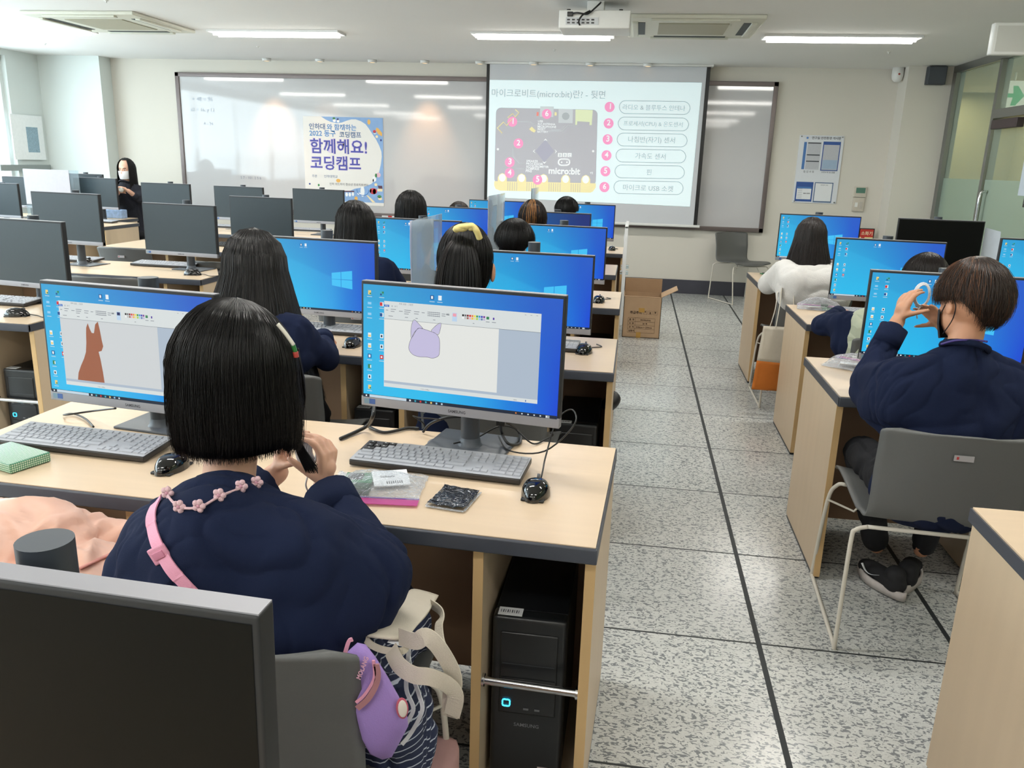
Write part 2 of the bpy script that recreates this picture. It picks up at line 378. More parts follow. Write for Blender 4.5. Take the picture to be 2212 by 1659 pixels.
# ---------------------------------------------------------------- whiteboard, screen, poster
wbm = mat('whiteboard_enamel', (198, 197, 198), .05, var=.01, scale=3, spec=.6)
frm = mat('bronze_aluminium', (112, 102, 100), .4, .4, var=.04)
WBY = WY-.035
t = thing('whiteboard', 'long white dry-erase board with a grey brown frame covering the front wall', 'whiteboard', (-2.07, WY, .83))
def L_(o, mb, name): return mb.build(name, o, off=o.location)
x0, x1, z0, z1 = -5.73, 1.44, .815, 2.385
L_(t, MB().box(x0, x1, WBY, WY-.002, z0, z1, wbm), 'writing_surface')
fr_ = MB()
for a, b_, c, d in ((x0-.05, x1+.05, z1, z1+.05), (x0-.05, x1+.05, z0-.05, z0), (x0-.05, x0, z0-.05, z1+.05), (x1, x1+.05, z0-.05, z1+.05)): fr_.bbox(a, b_, WBY-.015, WY-.002, c, d, frm, .004)
L_(t, fr_, 'frame')
L_(t, MB().box(-5.0, -2.0, WBY-.09, WBY-.01, z0-.06, z0-.045, frm), 'pen_tray')
hand = MB()
hm = mat('faded_marker', (176, 184, 196), .6)
for tx, px_, py_, s_ in (('+ 48 = 96', 415, 218, .07), ('x2 = 16, y 12', 412, 240, .06), ('A - 24', 440, 270, .05)):
    p = at(px_, py_, y=WBY); hand.text(tx, s_, hm, wallM(p.x, WBY-.002, p.z))
p = at(520, 386, y=WBY); hand.text('S 7 - 101. 2 5 6', .045, mat('dark_marker', (120, 126, 140), .6), wallM(p.x, WBY-.002, p.z))
L_(t, hand, 'handwriting')
for px_, c_, lb in ((835, (196, 40, 40), 'red capped marker pen on the whiteboard tray'), (850, (220, 200, 170), 'cream marker pen on the whiteboard tray'), (432, (60, 50, 50), 'black board eraser on the left end of the whiteboard tray')):
    p = at(px_, 441, y=WBY-.05)
    if 'eraser' in lb: tag(MB().bbox(-.07, .07, -.025, .025, 0, .03, mat('felt_black', (40, 38, 40), .9), .004).build('board_eraser', loc=(p.x, WBY-.05, z0-.045)), lb, 'eraser')
    else: tag(MB().cyl((-.06, 0, .01), .009, .08, paper, axis='x').cyl((.02, 0, .01), .0095, .05, mat('pen'+str(c_[1]), c_, .4), axis='x').build('marker_pen', loc=(p.x, WBY-.05, z0-.045)), lb, 'pen')

# poster
PX0, PX1, PZ0, PZ1 = -4.13, -3.11, .90, 1.95
PY = WBY-.004
pt = thing('poster', 'square camp poster with purple blue Korean lettering and a light blue illustrated border', 'poster', ((PX0+PX1)/2, PY, PZ0))
L_(pt, MB().box(PX0, PX1, PY-.001, PY+.003, PZ0, PZ1, mat('poster_paper', (236, 232, 226), .55, var=.01)), 'sheet')
def PP(u, v, k=0):     # u,v: zoomed crop pixel coordinates of the poster (250..1410, 180..1570)
    return (PX0+(u-160)/(1425-160)*(PX1-PX0), PY-.0015-k*.0004, PZ1-(v-180)/(1560-180)*1.01)
pb = MB(); blue = mat('poster_light_blue', (138, 172, 216), .6, var=.12, scale=12)
def pfill(pts, m, k=0): pb.poly([PP(a, b_, k) for a, b_ in pts][::-1], m)
top = [(450, 180), (520, 225), (600, 262), (700, 282), (780, 268), (860, 235), (930, 214), (1000, 212), (1080, 240), (1150, 285), (1200, 350), (1250, 430), (1310, 520), (1360, 620), (1395, 720), (1400, 800), (1385, 920), (1355, 1050), (1290, 1180), (1230, 1250), (1100, 1310), (960, 1340), (860, 1390), (790, 1400), (780, 1560)]
edge = [(500, 180), (560, 180), (620, 180), (700, 180), (780, 180), (860, 180), (940, 180), (1010, 180), (1100, 180), (1200, 180), (1424, 180), (1424, 430), (1424, 520), (1424, 620), (1424, 720), (1424, 800), (1424, 920), (1424, 1050), (1424, 1180), (1424, 1300), (1424, 1420), (1424, 1560), (1200, 1560), (1000, 1560), (790, 1560)]
for i in range(len(top)-1): pfill([top[i], top[i+1], edge[i+1], edge[i]], blue)
pc = {n: mat('poster_'+n, c, .6, var=.02) for n, c in dict(green=(70, 140, 80), orange=(236, 180, 90), red=(205, 60, 70), cream=(245, 225, 180), white=(245, 245, 245), navy=(45, 60, 130), pink=(235, 190, 205), brown=(90, 50, 70), sky=(90, 150, 215)).items()}
def disc(u, v, a, b_, c, k=1, n=14): pfill([(u+a*math.cos(2*PI*i/n), v+b_*math.sin(2*PI*i/n)) for i in range(n)], pc[c], k)
for a in ((660, 240, 25, 25, 'white'), (655, 205, 22, 18, 'green'), (720, 245, 22, 25, 'white'), (715, 218, 18, 14, 'navy'), (1205, 250, 25, 42, 'orange'), (1290, 400, 24, 26, 'red'), (1295, 425, 20, 14, 'white'), (1325, 480, 20, 22, 'cream'), (1390, 535, 14, 18, 'navy'),
          (1345, 1100, 34, 40, 'pink'), (1305, 1110, 18, 34, 'green'), (1275, 1170, 34, 44, 'white'), (1260, 1190, 10, 26, 'navy'), (700, 1215, 36, 30, 'orange'), (1300, 1260, 24, 24, 'cream'), (1260, 1370, 60, 52, 'red'), (1275, 1375, 26, 44, 'pink'), (1215, 1360, 14, 40, 'orange'), (1085, 1380, 34, 90, 'white'),
          (1030, 1420, 30, 18, 'white'), (1355, 1455, 34, 24, 'green'), (1365, 1490, 34, 24, 'cream'), (980, 1500, 26, 34, 'orange'), (830, 1440, 20, 34, 'white'), (880, 1440, 20, 34, 'white'), (930, 1430, 18, 34, 'white'), (235, 1285, 14, 16, 'navy'), (380, 1300, 16, 20, 'green')): disc(*a)
pfill([(1330, 1275), (1400, 1275), (1405, 1325), (1345, 1325)], pc['brown'], 1); pfill([(1325, 1325), (1405, 1325), (1405, 1370), (1325, 1370)], pc['cream'], 1)
pfill([(1320, 335), (1350, 345), (1410, 420), (1410, 475), (1350, 440), (1310, 380)], pc['orange'], 1); pfill([(1145, 1440), (1175, 1445), (1290, 1555), (1240, 1558)], pc['cream'], 1)
pfill([(785, 1380), (950, 1375), (955, 1395), (790, 1400)], pc['brown'], 1)
pb.tube([PP(990+95*math.cos(a/10)+100, 1350+95*math.sin(a/10), 2) for a in range(0, 33)], .004, pc['sky'], 4)
tag(L_(pt, pb, 'illustration'), kind=None)
pw = MB(); tb = mat('poster_title_blue', (64, 68, 160), .5); t2 = mat('poster_mid_blue', (86, 140, 196), .5); t3 = mat('poster_slate', (86, 112, 150), .5)
tpk = mat('poster_lilac_outline', (214, 196, 226), .5)
def ptx(tx, u, v, wpx, m, bold=0, k=3):
    p = PP(u, v, k); wd = glyphs(tx, bold)[2]; W_ = wpx/(1425-160)*(PX1-PX0); pw.text(tx, W_/wd, m, wallM(p[0], p[1], p[2]), bold=bold)
ptx('인하대', 250, 380, 260, t3, .02); ptx('와 함께하는', 535, 385, 470, t2, .02)
ptx('2022 동구', 255, 490, 420, t2, .02); ptx('코딩캠프', 730, 500, 350, t3, .02)
for tx, v, wd in (('함께해요!', 752, 920), ('코딩캠프', 1020, 820)):
    ptx(tx, 250, v, wd, tpk, .04, 2); ptx(tx, 255, v, wd-6, tb, .014, 4)
ptx('주관', 275, 1170, 82, t3); ptx('인하대학교', 470, 1170, 220, t3); ptx('인하 위드하이 청소년 진로지원센터', 555, 1290, 620, ink)
L_(pt, pw, 'lettering')

# projector screen with the projected slide
SX0, SX1 = -1.80, .69
SY = 9.93
ps = thing('projection_screen', 'pull-down projection screen showing a pale slide about a circuit board', 'projection screen', ((SX0+SX1)/2, SY, .82))
scm = mat('matt_screen_fabric', (206, 208, 212), .85, var=.01)
L_(ps, MB().box(SX0, SX1, SY, SY+.004, .83, CZ-.02, scm), 'screen_fabric')
L_(ps, MB().box(SX0-.022, SX0+.012, SY-.004, SY+.006, .83, CZ-.02, blk), 'black_border'); L_(ps, MB().box(SX1-.012, SX1+.03, SY-.004, SY+.006, .83, CZ-.02, blk), 'black_border')
L_(ps, MB().cyl((SX0-.03, SY, .815), .016, SX1-SX0+.09, white_p, axis='x'), 'bottom_bar')
L_(ps, MB().bbox(SX0-.05, SX1+.06, SY-.06, SY+.07, CZ-.022, CZ-.001, white_p, .004), 'roller_case')
# slide corners (top wider than the bottom)
def lit(name, rgb, s=.42):  # emission stands in for the projector's light falling on the fabric
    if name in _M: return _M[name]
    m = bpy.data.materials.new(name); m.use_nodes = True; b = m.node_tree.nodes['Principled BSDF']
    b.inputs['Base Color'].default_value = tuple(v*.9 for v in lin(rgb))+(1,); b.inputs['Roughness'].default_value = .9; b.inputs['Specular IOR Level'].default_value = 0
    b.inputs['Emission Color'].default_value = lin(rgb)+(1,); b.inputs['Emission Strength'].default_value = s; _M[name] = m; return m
QTL, QTR, QBR, QBL = (-1.80+.015, 2.395), (.637, 2.403), (.62, 1.04), (-1.785, 1.065)
def SLp(u, v, k=0):     # u,v in the zoomed crop (30..2150, 150..1425)
    U, V = (u-30)/2100, (v-155)/1265
    # crop coordinates already include the keystone of the photo, so go through the camera line of sight
    p = at(1050+u*480/2212, 140+v*360/1659, y=SY); return (p.x, SY-.001-k*.0006, p.z)
sl = MB()
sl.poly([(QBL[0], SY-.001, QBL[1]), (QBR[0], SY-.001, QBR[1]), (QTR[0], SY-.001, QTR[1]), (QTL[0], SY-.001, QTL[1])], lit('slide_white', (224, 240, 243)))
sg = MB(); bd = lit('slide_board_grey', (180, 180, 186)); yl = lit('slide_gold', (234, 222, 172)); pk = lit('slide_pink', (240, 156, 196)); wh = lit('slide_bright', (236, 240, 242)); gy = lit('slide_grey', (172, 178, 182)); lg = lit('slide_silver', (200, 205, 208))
def sf(pts, m, k): sg.poly([SLp(a, b_, k) for a, b_ in pts][::-1], m)
def rr(x0, y0, x1, y1, r, n=5):
    o = []
    for cx, cy, a0 in ((x1-r, y0+r, -90), (x1-r, y1-r, 0), (x0+r, y1-r, 90), (x0+r, y0+r, 180)):
        o += [(cx+r*math.cos(R(a0+90*i/n)), cy+r*math.sin(R(a0+90*i/n))) for i in range(n+1)]
    return o
def shear(pts, x0=100, x1=1110, dx=-22, dy=22):
    return [(a+dx*(b_-430)/840, b_+dy*(a-x0)/(x1-x0)) for a, b_ in pts]
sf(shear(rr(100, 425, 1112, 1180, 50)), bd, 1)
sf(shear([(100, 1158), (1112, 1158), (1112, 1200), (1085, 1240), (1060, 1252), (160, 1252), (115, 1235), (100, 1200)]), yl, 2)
for gx in (180, 372, 590, 810, 1010): 
    sf(shear([(gx-45, 1160), (gx-45, 1120), (gx-30, 1090), (gx, 1076), (gx+30, 1090), (gx+45, 1120), (gx+45, 1160)]), yl, 2); sf(shear([(gx+33*math.cos(i*.45), 1122+38*math.sin(i*.45)) for i in range(14)]), wh, 3)
for gx in list(range(235, 330, 22))+list(range(425, 520, 22))+list(range(645, 760, 22))+list(range(865, 960, 22)): sf(shear([(gx, 1165), (gx+4, 1165), (gx+4, 1250), (gx, 1250)]), gy, 3)
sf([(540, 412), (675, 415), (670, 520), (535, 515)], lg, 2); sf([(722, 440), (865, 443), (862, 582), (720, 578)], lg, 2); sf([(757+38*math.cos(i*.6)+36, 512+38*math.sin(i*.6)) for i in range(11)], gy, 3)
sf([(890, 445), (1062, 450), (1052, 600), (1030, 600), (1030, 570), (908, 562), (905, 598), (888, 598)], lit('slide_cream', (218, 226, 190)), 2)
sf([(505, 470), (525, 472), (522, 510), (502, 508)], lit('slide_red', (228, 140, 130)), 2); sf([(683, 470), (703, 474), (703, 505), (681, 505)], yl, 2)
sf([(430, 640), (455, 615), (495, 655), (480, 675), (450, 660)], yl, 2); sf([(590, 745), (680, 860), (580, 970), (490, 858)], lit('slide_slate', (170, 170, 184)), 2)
sg.tube([SLp(a, b_, 3) for a, b_ in ((160, 680), (113, 630), (173, 570), (205, 605), (262, 540), (215, 525), (265, 485), (290, 520), (328, 478), (292, 445))], .006, yl, 4)
for a in (((310, 565), (440, 568), (470, 590), (505, 590)), ((268, 830), (268, 910), (330, 982), (392, 985)), ((290, 1033), (390, 1036)), ((650, 648), (745, 650), (790, 600)), ((620, 660), (760, 662), (815, 605), (885, 605))): sg.tube([SLp(x, y, 3) for x, y in a], .003, lg, 4)
for pts in ([(572, 756), (592, 735), (612, 758), (592, 750)], [(560, 962), (580, 985), (602, 962), (580, 970)], [(490, 840), (466, 860), (492, 882), (478, 860)], [(682, 840), (706, 862), (684, 885), (694, 862)]): sf(pts, wh, 3)
for u_, v_ in ((118, 840), (1066, 860)): sf([(u_+11*math.cos(i*.7), v_+12*math.sin(i*.7)) for i in range(9)], wh, 3)
for k_, u_ in enumerate((717, 765, 812)): sf([(u_, 878), (u_+40, 879), (u_+38, 918), (u_-2, 917)], wh, 3)
sg.tube([SLp(778+56*(abs(math.cos(i*.3927))**.6)*(1 if math.cos(i*.3927) > 0 else -1), 970+32*(abs(math.sin(i*.3927))**.8)*(1 if math.sin(i*.3927) > 0 else -1), 3) for i in range(16)], .009, wh, 4, closed=True)
for u_ in (752, 805): sf([(u_+9*math.cos(i*.9), 970+9*math.sin(i*.9)) for i in range(7)], wh, 3)
for i_, (u_, v_) in enumerate(((1230, 420), (1220, 583), (1210, 743), (1199, 902), (1188, 1060), (1178, 1217))):
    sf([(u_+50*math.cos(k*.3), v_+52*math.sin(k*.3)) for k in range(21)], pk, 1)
    x0_ = (1326, 1315, 1304, 1293, 1283, 1272)[i_]; x1_ = (2030, 2015, 2001, 1987, 1973, 1960)[i_]; y0_ = v_-64
    sg.tube([SLp(a, b_+(a-x0_)*.016, 2) for a, b_ in rr(x0_, y0_, x1_, y0_+128, 64, 8)], .0035, gy, 4, closed=True)
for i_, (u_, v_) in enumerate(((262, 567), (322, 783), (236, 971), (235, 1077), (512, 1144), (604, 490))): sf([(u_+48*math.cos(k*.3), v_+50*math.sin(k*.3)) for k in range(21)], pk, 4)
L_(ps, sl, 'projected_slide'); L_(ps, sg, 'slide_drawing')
sw_ = MB()
def stx(tx, u, v, wpx, m, bold=0, al='LEFT'):
    a = Vector(SLp(u, v, 5)); b_ = Vector(SLp(u+wpx, v+wpx*.012, 5)); W_ = (b_-a).x; wd = glyphs(tx, bold)[2]
    Mx = wallM(a.x - (W_/2 if al == 'CENTER' else 0), a.y, a.z); sw_.text(tx, W_/wd, m, Mx, bold=bold)
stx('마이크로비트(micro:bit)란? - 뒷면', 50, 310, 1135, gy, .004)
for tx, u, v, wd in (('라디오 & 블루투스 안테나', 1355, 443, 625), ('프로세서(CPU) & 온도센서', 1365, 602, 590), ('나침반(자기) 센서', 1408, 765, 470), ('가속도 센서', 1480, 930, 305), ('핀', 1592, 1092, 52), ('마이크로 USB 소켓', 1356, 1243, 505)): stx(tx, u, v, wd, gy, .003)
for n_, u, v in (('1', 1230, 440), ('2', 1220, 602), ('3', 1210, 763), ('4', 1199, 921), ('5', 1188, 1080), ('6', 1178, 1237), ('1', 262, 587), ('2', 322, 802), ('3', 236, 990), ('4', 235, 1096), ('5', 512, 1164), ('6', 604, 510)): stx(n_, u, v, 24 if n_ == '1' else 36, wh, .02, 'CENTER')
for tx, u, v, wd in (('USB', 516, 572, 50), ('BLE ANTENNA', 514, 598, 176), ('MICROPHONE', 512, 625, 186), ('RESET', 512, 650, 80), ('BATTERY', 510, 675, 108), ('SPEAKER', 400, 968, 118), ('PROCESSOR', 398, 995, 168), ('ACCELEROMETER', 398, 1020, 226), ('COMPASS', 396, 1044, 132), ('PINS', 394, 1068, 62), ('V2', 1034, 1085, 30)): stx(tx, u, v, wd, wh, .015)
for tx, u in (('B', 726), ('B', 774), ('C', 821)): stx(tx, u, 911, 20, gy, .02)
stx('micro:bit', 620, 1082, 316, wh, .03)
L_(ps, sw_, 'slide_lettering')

# ---------------------------------------------------------------- ceiling things
tube_m = glow('fluorescent_tube', (255, 252, 244), 20)
t0 = thing('ceiling_light', 'recessed fluorescent ceiling light with two tubes, leftmost and cut by the photo edge', 'ceiling light', (FIX_X[0], 7.8, CZ), group='fluorescent lights in the ceiling')
refl = mat('white_reflector', (240, 240, 238), .35, var=.01)
MB().box(-.64, .64, -.115, -.105, -.018, 0, refl).box(-.64, .64, .105, .115, -.018, 0, refl).box(-.64, -.63, -.11, .11, -.018, 0, refl).box(.63, .64, -.11, .11, -.018, 0, refl).box(-.63, .63, -.105, .105, -.006, -.001, refl).build('reflector_tray', t0)
for yy in (-.05, .05): MB().cyl((-.6, yy, -.03), .014, 1.2, tube_m, 10, axis='x').build('fluorescent_tube', t0)
for ix, x_ in enumerate(FIX_X):
    for iy, y_ in enumerate(FIX_Y):
        if ix or iy:
            lb = ['', 'recessed fluorescent ceiling light, second from the left, above the whiteboard', 'recessed fluorescent ceiling light partly behind the ceiling projector', 'recessed fluorescent ceiling light at the right, past the second air conditioner'][ix] if iy == 0 else 'recessed fluorescent ceiling light, row %d from the front wall and column %d from the windows' % (iy+1, ix+1)
            dup(t0, (x_, y_, CZ), 0, lb)
acm = mat('ivory_ac_panel', (222, 222, 208), .5, var=.02); acg = mat('beige_grille', (176, 172, 150), .6, var=.05, scale=90)
a0 = thing('ceiling_air_conditioner', 'ivory four-way ceiling air conditioner at the left', 'air conditioner', (-4.74, 7.25, CZ), group='ceiling air conditioners')
MB().bbox(-.52, .52, -.50, .50, -.03, 0, acm, .012).build('panel', a0)
MB().box(-.27, .27, -.27, .27, -.036, -.03, acg).build('intake_grille', a0)
for k in range(4):
    M_ = Matrix.Rotation(k*PI/2, 4, 'Z')
    MB().box(-.30, .30, -.43, -.375, -.033, -.028, mat('dark_slot', (60, 66, 66), .6), M_).build('air_slot', a0)
    MB().bbox(-.33, .33, -.475, -.43, -.045, -.03, acm, .004, M=M_).build('louvre', a0)
dup(a0, (.35, 7.25, CZ), 0, 'ivory four-way ceiling air conditioner right of the projector')
d0 = thing('downlight', 'small round surface downlight, leftmost above the whiteboard', 'downlight', (-4.49, 9.87, CZ), group='downlights along the front wall')
MB().lathe([(0, -.001), (.055, -.001), (.05, -.03), (.036, -.032), (.03, -.02), (0, -.02)], white_p).build('housing', d0)
MB().cyl((0, 0, -.03), .03, .004, glow('halogen_face', (255, 214, 160), 1.6), 16).build('bulb_face', d0)
dn = ['second', 'third', 'fourth', 'fifth', 'sixth', 'seventh', 'eighth']
for k, x_ in enumerate((-3.824, -3.179, -2.547, -1.894, -1.268, -.622, .024)): dup(d0, (x_, 9.87, CZ), 0, 'small round surface downlight, %s from the left along the front wall' % dn[k])
s0 = thing('sprinkler_head', 'tiny sprinkler head in the ceiling above the left whiteboard edge', 'sprinkler', (0, 0, CZ), group='sprinkler heads')
MB().lathe([(0, 0), (.018, 0), (.017, -.003), (.006, -.005), (.004, -.014), (.009, -.016), (0, -.018)], white_p, 12).build('sprinkler_body', s0)
for k, (px_, py_, lb) in enumerate(((97, 94, 'tiny ceiling sprinkler near the left window'), (557, 100, 'tiny ceiling sprinkler below the second fluorescent light'), (1198, 107, 'tiny ceiling sprinkler below the projector'), (1920, 112, 'tiny ceiling sprinkler below the right fluorescent light'), (229, 1, 'tiny ceiling sprinkler above the left air conditioner'))):
    p = at(px_, py_, z=CZ)
    if k == 0: s0.location = p; s0['label'] = lb
    else: dup(s0, p, 0, lb)
# projector
pr_ = thing('projector', 'white ceiling projector with connector panel hanging on a bracket', 'projector', (-.378, 6.32, 2.40))
MB().bbox(-.25, .25, -.13, .22, -.0, .118, white_p, .008).build('housing', pr_)
pnl = MB().box(-.20, .03, -.1325, -.13, .022, .07, mat('pale_panel', (206, 208, 210), .5))
for i in range(12): pnl.box(-.19+(i % 6)*.034, -.19+(i % 6)*.034+.02, -.135, -.1325, .03+(i//6)*.02, .04+(i//6)*.02, blk)
pnl.build('connector_panel', pr_)
MB().bbox(-.06, .06, -.05, .10, .118, .192, white_p, .004).box(-.20, .20, .0, .03, .118, .13, chrome).build('ceiling_bracket', pr_)
for x_ in (-.19, .18): MB().cyl((x_, -.04, .118), .014, .02, blk, 12).build('bracket_knob', pr_)
MB().tube(catmull([(-.17, -.14, .09), (-.12, -.16, .095), (-.06, -.17, .085), (-.03, -.15, .10), (.03, -.14, .155), (.035, -.06, .18)], 6), .006, blk).tube(catmull([(-.10, -.14, .02), (-.105, -.17, .04), (-.08, -.17, .08), (-.03, -.15, .11)], 6), .006, blk).bbox(-.19, -.15, -.15, -.13, .075, .105, blk, .004).build('cable', pr_)
MB().cyl((.14, .205, .05), .035, .03, blkg, 20, axis='y').build('lens', pr_)
# small speaker grille box at the right
_a, _b = at(2150, 48, y=6.3), at(2146, 118, y=6.3)
sp_ = thing('perforated_speaker', 'white box with perforated grille hanging from the ceiling at the top right', 'speaker', (_a.x+.26, 6.40, _b.z+.03))
g = mat('perforated_grille', (196, 196, 192), .5)
def perf(m):
    nt = m.node_tree; N = nt.nodes; L = nt.links; tc = N.new('ShaderNodeTexCoord'); v = N.new('ShaderNodeTexVoronoi'); v.inputs['Scale'].default_value = 62; v.inputs['Randomness'].default_value = 0
    L.new(tc.outputs['Object'], v.inputs['Vector']); r = N.new('ShaderNodeValToRGB'); r.color_ramp.elements[0].position = .28; r.color_ramp.elements[0].color = (.05, .05, .05, 1); r.color_ramp.elements[1].position = .36; r.color_ramp.elements[1].color = lin((206, 206, 200))+(1,)
    L.new(v.outputs['Distance'], r.inputs[0]); L.new(r.outputs[0], N['Principled BSDF'].inputs['Base Color'])
perf(g)
_h = _a.z-_b.z
MB().bbox(-.26, .5, -.10, -.04, -.03, _h-.03, white_p, .01).box(-.05, .05, -.08, -.05, _h-.03, CZ-_b.z-.03, white_p).build('cabinet', sp_)
MB().box(-.235, .48, -.103, -.1, -.01, _h-.05, g).build('grille', sp_)
b1 = thing('wall_speaker', 'small square black speaker on the right pilaster below the ceiling', 'speaker', (3.035, 9.76, 2.41))
MB().bbox(-.09, .09, -.1, 0, -.01, .17, mat('charcoal_plastic', (62, 66, 72), .6), .006).build('cabinet', b1)
MB().box(-.08, .08, -.103, -.1, 0, .16, mat('charcoal_mesh', (72, 76, 82), .8, var=.2, scale=300)).build('grille', b1)
c1 = thing('dome_camera', 'white security camera under the ceiling left of the right pilaster', 'camera', (2.71, 9.93, CZ))
MB().lathe([(0, 0), (.06, 0), (.06, -.08), (.052, -.12), (.03, -.145), (0, -.15)], white_p, 20).build('housing', c1)
MB().ell((0, -.055, -.07), (.012, .012, .012), mat('red_led', (150, 60, 50), .3)).build('lens', c1)

# ---------------------------------------------------------------- wall things
bdw = thing('notice_board', 'clear-covered white safety notice board with blue panels on the right wall', 'notice board', (2.03, WY, 1.12))
def NBp(u, v): p = at(1700+u*200/1843, 280+v*180/1659, y=WY-.012); return p
def nb(mb, pts, m, k=0): mb.poly([(NBp(*q).x, WY-.012-k*.0006, NBp(*q).z) for q in pts][::-1], m)
m_ = MB(); nbw = mat('notice_white', (222, 225, 230), .35, var=.02); nbb = mat('notice_blue', (74, 120, 180), .5); nbn = mat('notice_navy', (48, 84, 150), .5); nbg = mat('notice_grey', (190, 192, 198), .6, var=.1, scale=80)
X0, X1 = 1.79, 2.275
m_.box(X0, X1, WY-.011, WY-.001, 1.125, 1.875, nbw); L_(bdw, m_, 'board')
m_ = MB()
for u_, w_ in ((.005, .06), ): m_.box(X0+.055, X0+.085, WY-.0125, WY-.0118, 1.50, 1.80, nbb)
m_.box(X0+.095, X0+.245, WY-.0125, WY-.0118, 1.50, 1.80, nbg); 
for z_ in (1.79, 1.66, 1.59): m_.box(X0+.098, X0+.24, WY-.013, WY-.0125, z_-.006, z_+.006, ink)
m_.box(X0+.265, X0+.455, WY-.0125, WY-.0118, 1.49, 1.81, nbn).box(X0+.275, X0+.445, WY-.013, WY-.0125, 1.50, 1.775, nbg).box(X0+.28, X0+.44, WY-.0135, WY-.013, 1.51, 1.61, mat('notice_pale_blue', (160, 182, 206), .5))
m_.box(X0+.02, X0+.21, WY-.0125, WY-.0118, 1.14, 1.36, nbn).box(X0+.035, X0+.195, WY-.013, WY-.0125, 1.165, 1.30, paper).box(X0+.035, X0+.195, WY-.0132, WY-.0126, 1.285, 1.305, nbb)
m_.box(X0+.225, X0+.43, WY-.0125, WY-.0118, 1.135, 1.36, mat('notice_slate', (86, 112, 146), .5)).box(X0+.235, X0+.42, WY-.013, WY-.0125, 1.15, 1.35, paper)
L_(bdw, m_, 'notice_sheets')
m_ = MB()
def ntx(tx, x, z, w_, m, b_=0): m_.text(tx, w_/glyphs(tx, b_)[2], m, wallM(x, WY-.0138, z), bold=b_)
ntx('연구실 안전환경 게시판', X0+.13, 1.835, .32, mat('notice_dark', (52, 58, 72), .6), .01); ntx('점 검 사 표', X0+.08, 1.465, .12, ink); ntx('안전수칙 및 현황', X0+.28, 1.465, .15, ink)
ntx('800-5000', X0+.11, 1.225, .075, ink, .02); ntx('안전관리 규정', X0+.29, 1.325, .08, ink)
for z_ in (1.28, 1.26, 1.24, 1.22, 1.2, 1.18): m_.box(X0+.045, X0+.095, WY-.0136, WY-.0132, z_-.003, z_+.003, nbg)
m_.cyl((X0+.085, WY-.012, 1.845), .012, .001, nbb, 14, axis='y')
L_(bdw, m_, 'lettering')
m_ = MB()
for x_, z_ in ((X0+.02, 1.86), (X1-.02, 1.86), (X0+.02, 1.14), (X1-.02, 1.14)): m_.cyl((x_, WY-.02, z_), .008, .012, steel, 12, axis='y')
L_(bdw, m_, 'fixing_screws')
th = thing('wall_controller', 'beige wall controller with green display beside the notice board', 'switch', (2.52, WY, 1.05))
MB().bbox(-.062, .062, -.03, 0, 0, .155, mat('beige_plastic', (200, 192, 178), .5), .005).build('switch_plate', th); MB().box(-.04, -.01, -.036, -.03, .05, .10, white_p).build('switch_button', th); MB().box(.01, .04, -.036, -.03, .03, .11, mat('beige_button', (188, 182, 172), .5)).build('switch_button', th)
MB().bbox(-.065, .07, -.028, 0, .16, .275, mat('beige_plastic', (200, 192, 178), .5), .005).build('thermostat', th); MB().box(-.045, .055, -.030, -.028, .205, .265, mat('green_lcd', (84, 124, 108), .3)).build('display', th)
fx = thing('fire_extinguisher_sign', 'red and yellow fire extinguisher sign behind the third right monitor', 'sign', (2.635, 9.97, .6))
MB().box(-.085, .08, 0, .006, 0, .268, blk).build('sign_frame', fx)
fs = MB().box(-.075, .07, -.002, 0, .17, .258, mat('sign_red', (196, 52, 44), .5)).box(-.075, .07, -.002, 0, .01, .17, mat('sign_yellow', (232, 214, 150), .5)).box(-.06, -.02, -.003, -.002, .06, .17, mat('sign_red', (196, 52, 44), .5)).ell((.03, -.004, .11), (.025, .003, .03), mat('sign_red', (196, 52, 44), .5))
fs.text('소화기', .125/glyphs('소화기', .02)[2], mat('sign_cream', (244, 226, 190), .5), wallM(-.065, -.003, .195), bold=.02); fs.build('sign_face', fx)
MB().box(-.02, .02, .006, .1, 0, .03, steel).box(-.01, .01, .01, .03, -.6, .02, steel).box(-.09, .09, -.03, .09, -.6, -.585, steel).build('sign_stand', fx)
ex = thing('exit_sign', 'green and white emergency exit sign with an arrow behind the glass wall', 'exit sign', (3.86, 9.80, 2.16))
MB().bbox(-.16, .16, 0, .04, 0, .34, white_p, .01).build('case', ex)
xg = glow('exit_green', (60, 168, 104), .8); xm = MB().box(-.15, .15, -.003, 0, .01, .33, glow('exit_white', (226, 232, 214), .75))
xm.poly([(-.09, -.004, .15), (.0, -.004, .15), (-.015, -.004, .06), (.04, -.004, .06), (.125, -.004, .17), (.04, -.004, .28), (-.015, -.004, .28), (.0, -.004, .195), (-.09, -.004, .195)], xg)
xm.text('비상구', .075/glyphs('비상구')[2], xg, wallM(-.13, -.004, .045)); xm.build('sign_face', ex); ex.scale = (.9, .9, .9)
MB().tube([(0, .02, .34), (0, .02, .43)], .012, white_p).build('hanger', ex)
nt_ = thing('paper_notice', 'pale paper notice taped to the glass door', 'notice', (XR-.016, 7.62, 1.33))
MB().box(-.001, .001, -.13, .13, 0, .40, mat('bluish_paper', (188, 198, 208), .7)).build('sheet', nt_)
MB().box(-.002, -.001, -.06, -.03, .10, .13, ink).box(-.002, -.001, 0, .03, .09, .12, ink).build('print', nt_)
bl = thing('window_blind', 'white half-lowered panel blind in the corner window with a printed notice', 'blind', (XL+.02, 9.55, 1.0))
MB().box(0, .01, -.32, .22, .33, .86, mat('backlit_white_panel', (246, 250, 250), .7)).build('panel', bl)
nm = MB().box(.0105, .012, -.08, .12, .42, .72, mat('grey_blue_print', (150, 176, 190), .7, var=.4, scale=60)); nm.build('printed_notice', bl)
